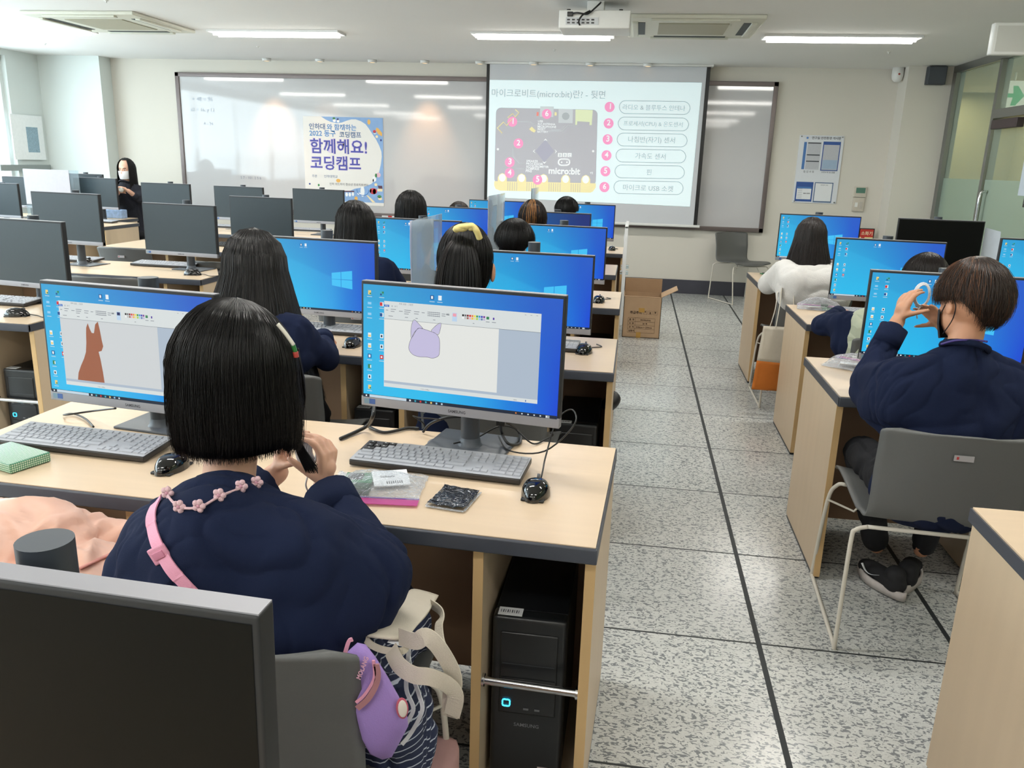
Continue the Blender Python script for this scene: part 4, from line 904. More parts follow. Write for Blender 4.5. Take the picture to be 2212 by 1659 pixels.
def ms_px(label, px, py, yaw=0): p = at(px, py, z=DZ+.015); return dup(m2, (p.x, p.y, DZ), yaw, label)
for lb, px_, py_, yw in (('grey keyboard under the switched-off monitor at the left photo edge', -12, 645, -3), ('grey keyboard of the left monitor on the slanted desk', 150, 557, -2), ('grey keyboard of the right monitor on the slanted desk', 356, 569, -2),
    ('grey keyboard seen between two switched-off monitors, fifth row', 500, 488, 0), ('grey keyboard below the monitor under the poster', 668, 495, 0), ('grey keyboard mostly hidden by the long-haired girl\'s sleeve', 690, 706, -3),
    ('grey keyboard at the end of the aisle desk in the second row', 1136, 738, -3), ('grey keyboard whose end shows beside the clear zip bag, second right row', 1900, 674, -2), ('grey keyboard on the desk near the masked woman', 210, 476, -4)):
    kb_px(lb, px_, py_, R(yw))
kd = keyboard('uncovered black keyboard between the dark monitor and the long-haired girl', at(520, 533, z=DZ).x, at(520, 533, z=DZ).y-.06, R(-2), cov=kblk)
for lb, px_, py_, yw in (('glossy black mouse on the left edge desk', 36, 676, -70), ('glossy black mouse beside the left keyboard of the slanted desk', 184, 564, -75), ('glossy black mouse near the corner of the slanted desk', 416, 589, -80),
    ('glossy black mouse between the long-haired girl and the near monitor', 762, 740, -5), ('glossy black mouse near the aisle, second row', 1262, 754, -8), ('glossy black mouse near the aisle, third row', 1294, 647, -6), ('black mouse near the aisle, fifth row', 1322, 537, 0)):
    ms_px(lb, px_, py_, R(yw))

# ================================================================ tower computers
def tower(label, x, y, src=None):
    if src: return dup(src, (x, y, .05), 0, label)
    t = thing('computer_tower', label, 'computer', (x, y, .05), 0, 'tower computers in the desk bays')
    tb_ = mat('tower_black_steel', (24, 26, 29), .45, .2); tf = mat('tower_black_front', (27, 29, 31), .32)
    MB().bbox(-.083, .083, .03, .40, 0, .435, tb_, .003).build('case', t)
    f = MB().bbox(-.085, .085, -.01, .032, 0, .437, tf, .012, 3); f.bbox(-.066, .066, -.013, -.008, .19, .40, tf, .004); f.box(-.06, .06, -.0145, -.013, .32, .322, mat('tower_seam', (60, 62, 66), .3)).box(-.06, .06, -.0145, -.013, .265, .2665, mat('tower_seam', (60, 62, 66), .3))
    f.build('front_panel', t)
    MB().tube([(-.048+.0095*math.cos(a/16*2*PI)*(1-.12*math.cos(8*PI*a/16)), -.0150, .218+.0095*math.sin(a/16*2*PI)*(1-.12*math.cos(8*PI*a/16))) for a in range(16)], .0018, glow('power_ring', (60, 190, 240), 3), 6, closed=True).build('power_button', t)
    MB().bbox(-.062, .062, -.0155, -.012, .268, .285, tf, .001).box(-.055, -.045, -.0162, -.0155, .274, .279, mat('tower_mark', (110, 112, 116), .4)).box(.04, .054, -.0162, -.0155, .274, .279, mat('tower_mark', (110, 112, 116), .4)).build('disc_drive', t)
    MB().box(-.008, .004, -.0145, -.0135, .203, .208, mat('tower_mark', (110, 112, 116), .4)).box(.018, .030, -.0145, -.0135, .203, .208, mat('tower_mark', (110, 112, 116), .4)).build('usb_port', t)
    MB().text('SAMSUNG', .013, mat('tower_logo', (120, 122, 126), .4), wallM(0, -.0106, .155), 'CENTER', .01).build('brand_lettering', t); MB().text('DVD', .008, mat('tower_logo', (120, 122, 126), .4), wallM(0, -.0160, .272), 'CENTER').build('drive_lettering', t)
    lb_ = MB().box(-.075, -.02, -.002, .030, .4355, .4380, paper)
    for i in range(9): lb_.box(-.070+i*.005, -.0685+i*.005+.001*(i % 2), .008, .020, .4380, .4383, ink)
    lb_.build('barcode_sticker', t)
    MB().box(.03, .055, -.0112, -.0100, .02, .05, mat('sticker_pinkish', (214, 200, 200), .4)).box(.034, .051, -.0116, -.0112, .034, .045, mat('sticker_red', (170, 80, 80), .4)).build('case_sticker', t)
    return t
tw = tower('black tower computer with a glowing blue power ring in the nearest desk bay', -.172, 1.625)
tower('black tower computer in the bay behind the near desk, second row', -.175, 3.07, tw)
tower('black tower computer with a silver rail at the far left edge', -2.755, 3.27, tw)
tower('black tower computer in the third row bay by the aisle', -.185, 4.51, tw)
tower('black tower computer in the second row, middle bay', -1.0, 3.07, tw)
# ================================================================ chairs
def chair(label, x, y, rz=0, src=None):
    if src: return dup(src, (x, y, 0), rz, label)
    t = thing('shell_chair', label, 'chair', (x, y, 0), rz, 'grey shell chairs')
    prof = catmull([(0, .235, .425), (0, .20, .447), (0, .08, .445), (0, -.06, .435), (0, -.16, .437), (0, -.215, .475), (0, -.243, .55), (0, -.268, .64), (0, -.290, .725), (0, -.303, .765)], 5)
    n = len(prof)-1
    def sh(u, v):
        p = prof[min(n, int(round(v*n)))]; s = u*2-1
        wv = .225-.012*math.sin(v*PI)+(.008 if v < .4 else 0)
        e = max(0, (v-.93)/.07); e0 = max(0, (.05-v)/.05)
        wv -= .055*(1-math.sqrt(max(0, 1-e*e)))+.04*(1-math.sqrt(max(0, 1-e0*e0)))
        k = s*s
        return (s*wv, p.y+(.045*k if v > .5 else 0)*min(1, (v-.5)/.25 if v > .5 else 0), p.z+(.022*k*(1-v*1.6) if v < .6 else 0))
    o = MB().grid(sh, 20, n, chair_g).build('seat_shell', t); md = o.modifiers.new('t', 'SOLIDIFY'); md.thickness = .007; md.offset = -1
    f = MB()
    for s in (-1, 1):
        f.tube(catmull([(s*.20, .17, .415), (s*.225, .185, .405), (s*.245, .21, .33), (s*.252, .265, .025), (s*.252, .255, .010), (s*.252, .22, .009), (s*.252, -.18, .009), (s*.252, -.215, .010), (s*.252, -.222, .03), (s*.245, -.20, .36), (s*.235, -.195, .405), (s*.20, -.19, .418)], 5), .0068, cream, 10)
    f.tube([(-.20, .17, .415), (.20, .17, .415)], .0068, cream, 8).tube([(-.20, -.19, .418), (.20, -.19, .418)], .0068, cream, 8)
    for s in (-1, 1): f.tube([(s*.246, .205, .34), (s*.17, .13, .335), (s*.12, .10, .425)], .004, cream, 6)
    f.build('sled_frame', t)
    MB().box(-.026, .026, -.2925, -.2885, .690, .707, mat('chair_label', (170, 166, 168), .4)).box(-.020, -.014, -.2935, -.2925, .695, .703, mat('chair_label_red', (180, 60, 60), .4)).build('label_plate', t).rotation_euler = (0, 0, 0)
    return t
ch0 = chair('grey shell chair of the boy with the black mask, facing the right desk', .985, 2.64, R(-3))
chair('grey shell chair the near girl with bobbed hair sits on', -.585, 1.275, 0, ch0)
chair('grey shell chair left of the near girl with a pink jacket on it', -1.12, 1.35, R(4), ch0)
far_c = chair('empty grey shell chair standing against the front wall right of the aisle', 1.24, 9.70, R(-152), ch0)
for lb, px_, py_, yw in (('grey shell chair whose top edge shows above the fox monitor', 208, 592, 2), ('empty grey shell chair with its back towards us, below the masked woman', 256, 530, 0), ('grey shell chair between the slanted desk and the dark monitor', 462, 560, 0)):
    p = at(px_, py_, z=.785); chair(lb, p.x, p.y+.31, R(yw), ch0)
for lb, x_, y_ in (('grey shell chair of the girl with very long straight hair', -1.23, 2.78), ('grey shell chair of the girl with the yellow scrunchie', -.46, 2.80), ('grey shell chair of the long-haired girl in the third row', -1.35, 4.16), ('grey shell chair of the short-haired boy in the third row', -.58, 4.18), ('grey shell chair of the girl below the projected slide edge, fourth row', -1.55, 5.58), ('grey shell chair of the girl with bronze streaks', -.70, 5.60), ('grey shell chair of the mostly hidden child in the fifth row', -1.50, 7.0), ('grey shell chair of the farthest boy', -.55, 7.05), ('grey shell chair of the child in the quilted vest', 1.22, 4.02), ('grey shell chair of the girl in the white hoodie, tote bag on it', 1.12, 5.42), ('grey chair of the masked woman', -5.96, 9.28)):
    chair(lb, x_, y_, R(180) if 'masked woman' in lb else 0, ch0)

# ================================================================ partitions
acr = clear('clear_acrylic', (224, 234, 240), .06, .04, tint=(232, 240, 244)); fro = clear('frosted_film', (238, 236, 246), .58, .25, tint=(214, 222, 236)); shp = mat('draped_white_sheet', (232, 230, 236), .7, var=.02)
def partition(label, x, y0, y1, z1, film=None, zb=DZ, film_frac=.75, film_z0=None, wav=.015):
    t = thing('desk_partition', label, 'partition', (x, y0, zb), 0, 'clear desk partitions')
    MB().bbox(-.0015, .0015, 0, y1-y0, 0, z1-zb, acr, .0008).build('acrylic_sheet', t)
    MB().bbox(-.03, .03, .04, .12, 0, .02, acr, .002).bbox(-.03, .03, y1-y0-.12, y1-y0-.04, 0, .02, acr, .002).build('foot', t)
    if film:
        z0_ = film_z0 or 0.01
        def fn(u, v):
            yy = -.005+u*(y1-y0)*film_frac*(1+.04*v); zz = z0_+v*(z1-zb-z0_)*(1-.03*u)
            return (-.006-wav*math.sin(u*PI)*(1-v*.5)-.008*noise.noise(Vector((u*3, v*3, x*5))), yy, zz)
        o = MB().grid(fn, 14, 14, film).build('film_sheet', t); md = o.modifiers.new('t', 'SOLIDIFY'); md.thickness = .0006
    return t
p_ = at(890, 475, y=3.12)
partition('frosted partition sheet with a clear far edge, beside the girl with the yellow scrunchie', p_.x, 3.12, 3.62, 1.244, fro)
p_ = at(1057, 422, y=5.80)
partition('partition with a crumpled white sheet taped on, in the middle of the fourth row', p_.x, 5.80, 6.50, at(1060, 422, y=5.9).z, shp, film_frac=.92, wav=.04)
partition('narrow frosted partition edge in front of the projected slide', at(1150, 407, y=7.05).x, 7.05, 7.5, at(1150, 407, y=7.05).z, mat('grey_sheet', (176, 178, 184), .7), film_frac=.95)
t = partition('white edged partition with crumpled plastic at the aisle end of the fourth row', -.055, 5.88, 6.40, 1.06, mat('white_foam', (224, 226, 226), .6), film_frac=.9)
MB().bbox(-.012, .012, -.02, .01, -.36, .345, mat('white_foam', (224, 226, 226), .6), .003).bbox(-.012, .012, -.02, .5, .33, .35, mat('white_foam', (224, 226, 226), .6), .003).build('white_edge', t)
crumple(lambda u, v: (.05*math.cos(u*6.28)*math.sin(v*2.6+.3)-.035, .06*math.sin(u*6.28)*math.sin(v*2.6+.3), .26+.13*v), 20, 12, .012, 22, pl, 'crumpled_plastic', t, seed=4) if False else None
pg = thing('desk_partition', 'white partition panel in front of the left window', 'partition', (at(98, 365, y=8.22).x, 8.22, DZ), 0)
MB().box(-.27, .27, -.001, .003, at(48, 440, y=8.22).z-DZ, at(98, 366, y=8.22).z-DZ, mat('lilac_white_sheet', (176, 174, 182), .7)).build('paper_sheet', pg)
MB().box(-.28, .38, .004, .007, 0, at(98, 366, y=8.22).z-DZ, acr).build('acrylic_sheet', pg)

def crumple(fn, nu, nv, amp, sc, m, name, parent=None, off=(0, 0, 0), thick=.0008, seed=0):
    def g_(u, v):
        p = Vector(fn(u, v)); q = p*sc+Vector((seed, seed*.7, 0))
        n = Vector((noise.noise(q), noise.noise(q+Vector((9, 3, 1))), 1.6*noise.noise(q+Vector((2, 7, 5)))))
        q2 = q*2.7; n += .5*Vector((noise.noise(q2), noise.noise(q2+Vector((5, 1, 3))), noise.noise(q2+Vector((1, 8, 2)))))
        return tuple(p+n*amp)
    mb = MB().grid(g_, nu, nv, m, smooth=True); return mb.build(name, parent)
pl = clear('crinkled_plastic', (236, 240, 246), .16, .06, tint=(246, 248, 250))
def plm(m):
    nt = m.node_tree; N = nt.nodes; L = nt.links; tc = N.new('ShaderNodeTexCoord'); v = N.new('ShaderNodeTexNoise'); v.inputs['Scale'].default_value = 38; v.inputs['Detail'].default_value = 3; v.inputs['Distortion'].default_value = 1.4
    L.new(tc.outputs['Object'], v.inputs['Vector']); bp = N.new('ShaderNodeBump'); bp.inputs['Strength'].default_value = 1; bp.inputs['Distance'].default_value = .012; L.new(v.outputs[0], bp.inputs['Height']); L.new(bp.outputs[0], N['Principled BSDF'].inputs['Normal'])
    for n in N:
        if n.bl_idname == 'ShaderNodeFresnel': L.new(bp.outputs[0], n.inputs['Normal'])
plm(pl)
pinkz = clear('pink_zip_strip', (214, 96, 168), .45, .2, tint=(246, 214, 232)); purz = clear('purple_zip_line', (130, 90, 190), .7, .2)
green_b = mat('green_board', (52, 124, 76), .35, var=.3, scale=120); dgreen = mat('dark_green_dotted', (40, 74, 54), .5, var=.5, scale=240)
def zip_bag(label, x, y, rz, w_=.20, l_=.17, h=.035, seed=1, full=True):
    t = thing('zip_bag', label, 'plastic bag', (x, y, DZ+.002), rz, 'clear zip bags with kit parts')
    def top(u, v): 
        a = math.sin(u*PI)**.6*math.sin(min(1, v*1.15)*PI)**.6 if v < .87 else 0
        return ((u-.5)*w_, (v-.5)*l_, .004+h*a)
    crumple(top, 30, 26, .004, 34, pl, 'film', t, seed=seed)
    crumple(lambda u, v: ((u-.5)*w_*.98, (v-.5)*l_*.98, .0015), 8, 8, .0008, 20, pl, 'film', t, seed=seed+2)
    MB().box(-w_/2, w_/2, -l_/2-.028, -l_/2+.004, .003, .0042, pinkz).build('zip_strip', t); MB().box(-w_/2, w_/2, -l_/2+.004, -l_/2+.008, .004, .0055, purz).build('zip_line', t)
    MB().bbox(-.085, -.015, -.01, .055, .004, .012, green_b, .002).bbox(-.075, -.04, .01, .04, .012, .017, blk, .002).build('circuit_board', t)
    MB().bbox(-.05, -.01, -.06, -.025, .003, .020, dgreen, .003).build('battery_holder', t)
    l = MB().bbox(-.01, .075, -.02, .055, .010, .013, paper, .001, M=Matrix.Rotation(.3, 4, 'Z')@Matrix.Rotation(.12, 4, 'X'))
    l.text('Solutrz', .012, ink, Matrix.Rotation(.3, 4, 'Z')@Matrix.Rotation(.12, 4, 'X')@Matrix.Translation((.008, .02, .0135)), 'LEFT', .02)
    for i in range(8): l.box(.02+i*.005, .0225+i*.005, -.012, .0, .0131, .0134, ink, Matrix.Rotation(.3, 4, 'Z')@Matrix.Rotation(.12, 4, 'X'))
    l.build('printed_card', t)
    return t
zip_bag('clear zip bag with green parts and a pink closure on the near desk', -.560, 1.735, R(6), .22, .16)
zip_bag('clear zip bag with green parts on the second right desk', at(1770, 660, z=.74).x, at(1770, 660, z=.74).y, R(170), .24, .17, .06, 5)
zip_bag('clear zip bag with a bright pink strip at the black-masked boy\'s elbow', at(1850, 785, z=.74).x+.02, at(1850, 785, z=.74).y+.02, R(150), .25, .20, .045, 9)
zip_bag('small crinkled plastic bag at the white hoodie girl\'s elbow', at(1672, 590, z=.74).x, at(1672, 590, z=.74).y, R(20), .14, .12, .04, 13)
zb = zip_bag('zip bag lying on the pink jacket at the left photo edge', at(4, 1150, y=1.32).x-.04, 1.32, R(60), .14, .12, .03, 17); zb.location.z = .73
# antistatic pouch
def foil_m():
    m = mat('antistatic_foil', (74, 76, 80), .12, .75, var=.15, scale=20); nt = m.node_tree; N = nt.nodes; L = nt.links
    tc = N.new('ShaderNodeTexCoord'); v = N.new('ShaderNodeTexNoise'); v.inputs['Scale'].default_value = 40; v.inputs['Distortion'].default_value = 1.5; L.new(tc.outputs['Object'], v.inputs['Vector']); bp = N.new('ShaderNodeBump'); bp.inputs['Strength'].default_value = 1; bp.inputs['Distance'].default_value = .01; L.new(v.outputs[0], bp.inputs['Height']); L.new(bp.outputs[0], N['Principled BSDF'].inputs['Normal']); return m
fo = thing('antistatic_pouch', 'crumpled dark silver antistatic pouch on the near desk below the keyboard', 'pouch', (-.368, 1.70, DZ+.004), R(-8))
crumple(lambda u, v: ((u-.5)*.088, (v-.5)*.115, .006+.006*math.sin(u*PI)*math.sin(v*PI)), 24, 26, .0028, 40, foil_m(), 'foil', fo, seed=3)
MB().box(-.048, -.042, -.058, .058, 0, .001, pl).box(.042, .048, -.058, .058, 0, .001, pl).box(-.045, .045, -.064, -.056, 0, .001, pl).build('clear_edge', fo)
# green case
gcx = thing('pencil_case', 'green patterned flat case at the left photo edge on the near desk', 'case', (-1.478, 1.688, DZ), R(-18))
def pat(m):
    nt = m.node_tree; N = nt.nodes; L = nt.links; tc = N.new('ShaderNodeTexCoord'); wv = N.new('ShaderNodeTexVoronoi'); wv.inputs['Scale'].default_value = 190; wv.inputs['Randomness'].default_value = .05; L.new(tc.outputs['Object'], wv.inputs['Vector']); r = N.new('ShaderNodeValToRGB'); r.color_ramp.elements[0].position = .3; r.color_ramp.elements[0].color = lin((206, 224, 206))+(1,); r.color_ramp.elements[1].position = .42; r.color_ramp.elements[1].color = lin((66, 132, 100))+(1,); L.new(wv.outputs['Distance'], r.inputs[0]); L.new(r.outputs[0], N['Principled BSDF'].inputs['Base Color'])
pcm = mat('green_pattern_film', (66, 132, 100), .3); pat(pcm)
MB().bbox(-.085, .068, -.048, .055, .001, .026, pcm, .005, 3).build('case_body', gcx)

# cables on the near desk
def cable(label, pts, r, name='cable', cat='cable'):
    p0 = Vector(pts[0]); mb = MB().tube(catmull(pts, 8), r, blk, 8); o = mb.build(name, off=p0, loc=p0); return tag(o, label, cat)
Zt = DZ+.006
def AT(px_, py_, z=Zt): return tuple(at(px_, py_, z=z))
cable('thick black power cable from the near monitor towards the girl\'s hand', [at(808, 878, y=2.06), at(805, 900, y=2.02), AT(790, 922, Zt+.01), AT(735, 948)], .0055)
cable('black cable running from the grommet to the near monitor cable', [AT(797, 922, Zt), AT(830, 934), AT(880, 925), AT(905, 926)], .0045)
cable('black display cable arching from the grommet to the near monitor', [AT(914, 933), AT(930, 915, Zt+.03), AT(965, 902, Zt+.06), at(1010, 900, y=2.1)], .004)
cable('thin black cable hooked behind the near monitor stand', [AT(917, 930), AT(915, 915, Zt+.02), AT(893, 899, Zt+.05), AT(905, 902, Zt+.05), at(955, 906, y=2.1)], .002)
cable('looped black cable hanging under the right half of the near monitor', [at(1082, 912, y=2.03), AT(1084, 935, Zt+.03), AT(1098, 958, Zt+.01), AT(1122, 958), AT(1122, 935, Zt+.01), AT(1100, 915, Zt+.06), at(1075, 905, y=2.05)], .0042)
cable('thin black keyboard cable crossing the near stand base', [AT(980, 958, Zt+.012), AT(1030, 945, Zt+.012), AT(1075, 922, Zt+.04), AT(1110, 925, Zt+.03), AT(1150, 958), AT(1180, 948), AT(1194, 940, Zt+.01), AT(1188, 934, Zt+.02)], .0024)
cable('thin black cable loop under the fox monitor', [at(250, 882, y=2.0), AT(200, 888, Zt+.02), AT(150, 895, Zt+.01), AT(138, 896), AT(160, 894), AT(185, 905), AT(202, 922)], .0028)
tag(MB().bbox(-.012, .012, -.01, .01, 0, .05, blk, .003).build('cable_plug', loc=tuple(at(1082, 918, y=2.04))), 'black display plug under the near monitor', 'plug')

# ================================================================ cardboard box by the screen
cb_ = mat('cardboard', (188, 158, 126), .8, var=.06, scale=14, bump=.1, bscale=200); cbp = mat('cardboard_print', (66, 50, 40), .8); tape = mat('brown_tape', (196, 152, 74), .3)
bx = thing('cardboard_box', 'open cardboard box with Korean print at the end of the middle desks', 'box', (.115, 7.22, 0), R(0))
b = MB(); b.box(-.165, .165, 0, .005, 0, .37, cb_).box(-.165, .165, .26, .265, 0, .37, cb_).box(-.165, -.16, 0, .265, 0, .37, cb_).box(.16, .165, 0, .265, 0, .37, cb_).box(-.165, .165, 0, .265, 0, .005, cb_); b.build('carton', bx)
MB().box(-.165, .165, 0, .005, 0, .13, cb_, Matrix.Translation((0, .262, .37))@Matrix.Rotation(R(10), 4, 'X')@Matrix.Rotation(PI/2-PI/2, 4, 'X')).build('flap', bx)
bx.children[-1].matrix_local = Matrix.Identity(4)
MB().box(-.165, .165, -.13, 0, 0, .004, cb_, Matrix.Translation((0, 0, .37))@Matrix.Rotation(R(-0), 4, 'X')@Matrix.Rotation(R(118), 4, 'X')@Matrix.Scale(-1, 4, (0, 1, 0))@Matrix.Scale(-1, 4, (0, 1, 0))).build('flap', bx)
MB().box(0, .15, 0, .262, 0, .004, cb_, Matrix.Translation((.165, 0, .37))@Matrix.Rotation(R(-28), 4, 'Y')).build('flap', bx)
MB().box(0, .12, 0, .262, 0, .004, cb_, Matrix.Translation((-.165, 0, .37))@Matrix.Rotation(R(-105), 4, 'Y')).build('flap', bx)
pr2 = MB()
def bxt(tx, x, z, w_, b_=0): pr2.text(tx, w_/glyphs(tx, b_)[2], cbp, wallM(x, -.0012, z), bold=b_)
bxt('취급주의', -.105, .215, .10, .02)
for i in range(3): pr2.tube([(.012+i*.045+a, -.0012, .213+c) for a, c in ((0, 0), (.032, 0), (.032, .032), (0, .032))], .0008, cbp, 3, closed=True)
pr2.poly([(.020, -.0012, .232), (.036, -.0012, .232), (.028, -.0012, .242)], cbp); bxt('E', .066, .218, .012, .04); pr2.poly([(.108, -.0012, .240), (.116, -.0012, .220), (.124, -.0012, .240)], cbp)
for z_ in (.045, .080, .112, .145, .178): pr2.box(-.118, .118, -.0012, -.0006, z_-.0008, z_+.0008, cbp)
for x_ in (-.118, -.055, .118): pr2.box(x_-.0008, x_+.0008, -.0012, -.0006, .045, .178, cbp)
for tx, x_, z_, w_ in (('품  명', -.108, .155, .042), ('수  량', -.108, .121, .042), ('규  격', -.108, .088, .042), ('납품처', -.110, .054, .05), ('투프레임(무선)', -.01, .155, .09), ('20 개', .01, .121, .04), ('310mm × 220mm', -.045, .088, .14)): bxt(tx, x_, z_, w_, .02)
pr2.build('printing', bx)
MB().box(-.03, .02, -.0022, -.0013, .23, .268, tape).box(-.04, .0, -.0022, -.0013, .0, .05, tape).build('tape', bx)

# paper on monitor edge at the right
p = at(2133, 482, y=6.0)
pe = thing('paper_notice', 'white paper sheet taped to the side of the black monitor on the right', 'paper', (p.x-.012, 6.0, p.z-.30))
def sheet(u, v): return (.005+u*.09*(1-.25*abs(v-.6)), -.05*u*u, v*.27-u*.02)
MB().grid(sheet, 8, 8, mat('bluish_paper', (188, 198, 208), .7)).build('sheet', pe)
# bag and paper on masked woman's desk
pb2 = thing('paper_bag', 'small blue and white printed bag on the masked woman\'s desk', 'bag', (-5.92, 8.78, DZ))
MB().bbox(-.12, .12, -.05, .05, 0, .10, mat('blue_white_wrap', (150, 176, 214), .35, var=.5, scale=26), .012).build('wrap', pb2)
pb3 = thing('rolled_papers', 'white rolled papers at the left of the blue and white bag', 'paper', (-6.22, 8.60, DZ))
MB().bbox(-.14, .10, -.05, .06, 0, .03, paper, .008).cyl((-.14, 0, .05), .035, .24, paper, axis='x').build('rolled_sheets', pb3)
# black elbow-like bag at aisle side of row two (a black sleeve end by the desk panel)
bk = thing('black_bag', 'black bag corner poking past the second row desk side into the aisle', 'bag', (.0, 3.42, .25))
def bag_(u, v):
    a = u*2*PI; r = math.sin(v*PI)**.6; return (-.045+.050*r*math.cos(a), .06*r*math.sin(a), .02+v*.10+.01*math.cos(a)*r)
MB().grid(bag_, 16, 10, mat('black_nylon', (20, 20, 24), .5, bump=.3, bscale=60)).build('bag_body', bk)
bk.location = (at(1338, 870, y=3.55).x+.0, 3.55, at(1338, 900, y=3.55).z); 

# tote bag on the white hoodie girl's chair
canvas = mat('natural_canvas', (216, 208, 192), .85, var=.05, scale=60, bump=.25, bscale=500); orng = mat('orange_canvas', (206, 118, 40), .8, var=.05, scale=40, bump=.2, bscale=500)
tb2 = thing('tote_bag', 'canvas tote bag with an orange lower half hanging from a right block chair', 'bag', (.93, 5.05, .16))
def tt(side):
    def fn(u, v):
        s = u*2-1; wv = .115+.018*(1-v); bul = .022*(1-s*s)*math.sin(v*PI*.9+.15)
        return (s*wv-.012*(1-v), side*(bul+.004)+.006*noise.noise(Vector((u*5, v*4, side))), v*.40)
    return fn
for lo, m_, nm3 in ((0, orng, 'orange_bottom'), (1, canvas, 'canvas_top')):
    mb = MB()
    for sd in (-1, 1):
        f0 = tt(sd)
        mb.grid((lambda u, v, f0=f0: f0(u, v*.46 if lo == 0 else .46+v*.54)), 14, 10, m_)
    o = mb.build(nm3, tb2); md = o.modifiers.new('t', 'SOLIDIFY'); md.thickness = .002
mb = MB()
for yy, x0_, x1_ in ((-.012, -.03, -.02), ):
    mb.tube(catmull([(-.045, -.006, .39), (-.03, .03, .52), (-.02, .09, .60), (-.01, .13, .62)], 5), .016, canvas, 6, flat=.12)
    mb.tube(catmull([(.06, -.006, .39), (.055, .03, .50), (.05, .09, .60), (.04, .13, .62)], 5), .016, canvas, 6, flat=.12)
    mb.tube(catmull([(-.075, .02, .39), (-.05, .05, .5), (-.04, .10, .60)], 5), .012, canvas, 6, flat=.15)
mb.build('strap', tb2)
# pink jacket on the left chair
pj = mat('pink_padded_nylon', (232, 184, 162), .42, var=.04, sheen=.3)
def jacket():
    vs, fs, ns = blob([('e', (-1.27, 1.29, .645), (.19, .19, .13)), ('e', (-1.20, 1.36, .66), (.14, .13, .11)), ('e', (-1.03, 1.26, .62), (.145, .17, .10), (0, .15, .1)), ('e', (-1.16, 1.16, .60), (.22, .15, .13)), ('e', (-1.44, 1.24, .64), (.2, .2, .14)),
        ('c', (-1.20, 1.40, .69), (-1.06, 1.48, .645), .055, .045), ('c', (-.94, 1.20, .60), (-1.14, 1.12, .55), .05, .07), ('e', (-1.2, 1.30, .52), (.24, .24, .10))], .009, 5)
    o2 = []
    for v, n in zip(vs, ns):
        p = Vector((v.x*7, v.y*7, v.z*9)); k = noise.noise(p+Vector((0, 0, 4*noise.noise(p*.5)))); k = 1-abs(k)*2.4
        k2 = 1-abs(noise.noise(Vector((v.x*16+4*k, v.y*10, v.z*16))))*3; o2.append(v+n*(.017*k+.003*k2))
    return o2, fs
vs, fs = jacket(); from mathutils.bvhtree import BVHTree
JT = BVHTree.FromPolygons(vs, fs)
def jon(px_, py_):
    o_ = Vector((0, 0, HC)); d = (at(px_, py_, y=2)-o_).normalized(); h = JT.ray_cast(o_, d); return (h[0]-d*.004) if h[0] else at(px_, py_, y=1.1)
jk = thing('pink_jacket', 'pale pink padded jacket heaped on the chair left of the near girl', 'jacket', (-1.15, 1.33, .45))
MB().add(vs, fs, pj, True).build('padded_shell', jk, off=jk.location)
MB().tube(catmull([jon(262, 1186), jon(240, 1196), jon(218, 1206), jon(195, 1217), jon(172, 1228)], 4), .005, mat('pink_zip', (206, 140, 130), .5), 6, flat=.5).build('zipper', jk, off=jk.location)
# ================================================================ people
skin = mat('skin', (224, 176, 150), .52, var=.04, scale=20); skin2 = mat('skin_warm', (206, 152, 120), .52, var=.04, scale=20)
for m_ in (skin, skin2): m_.node_tree.nodes['Principled BSDF'].inputs['Subsurface Weight'].default_value = .06; m_.node_tree.nodes['Principled BSDF'].inputs['Subsurface Scale'].default_value = .01
hairm = mat('black_hair', (15, 13, 14), .38, var=.25, scale=60, spec=.42); hairb = mat('brown_black_hair', (30, 22, 20), .38, var=.3, scale=60); hairc = mat('dark_brown_hair', (44, 32, 26), .4, var=.3, scale=60); hairl = mat('chestnut_hair', (104, 66, 40), .4, var=.2, scale=60); bronze = mat('bronze_hair', (176, 122, 66), .4, var=.2, scale=60)
navy = mat('navy_sweatshirt', (27, 35, 60), .95, var=.08, scale=9, bump=.25, bscale=700, spec=.15); blackc = mat('black_trousers', (20, 21, 26), .9, var=.1, bump=.2, bscale=500); whiteh = mat('white_fleece', (228, 226, 222), .95, var=.04, bump=.8, bscale=260, sheen=.3)
def face(c, r, yaw, pitch=0, s=1.0, ears=True):
    """prims of a head with nose, brow, jaw, ears; c = centre, facing +y before turning"""
    Mx = Matrix.Translation(c) @ Matrix.Rotation(yaw, 4, 'Z') @ Matrix.Rotation(pitch, 4, 'X')
    q = lambda x, y, z: tuple(Mx @ Vector((x*s, y*s, z*s)))
    rx, ry, rz = r
    P = [('e', q(0, -.008, .018), (rx, ry, rz*.92), (pitch, 0, yaw)), ('e', q(0, .030, -.045), (rx*.78, ry*.66, rz*.72), (pitch, 0, yaw)), ('e', q(0, .062, -.085), (.030*s, .024*s, .020*s)),
         ('c', q(0, .088, .005), q(0, .106, -.028), .008*s, .011*s), ('e', q(0, .094, -.030), (.016*s, .009*s, .008*s), (0, 0, yaw)), ('c', q(-.028, .080, .024), q(.028, .080, .024), .010*s, .010*s), ('c', q(-.018, .088, -.056), q(.018, .088, -.056), .006*s, .006*s),
         ('e', q(-.036, .066, -.02), (.018*s, .014*s, .016*s)), ('e', q(.036, .066, -.02), (.018*s, .014*s, .016*s))]
    if ears:
        for sd in (-1, 1): P += [('e', q(sd*(rx/s+.002), -.002, -.012), (.008*s, .019*s, .030*s), (pitch, 0, yaw+sd*.35)), ('c', q(sd*(rx/s+.006), -.012, .012), q(sd*(rx/s+.006), -.014, -.012), .005*s, .005*s)]
    return P, Mx
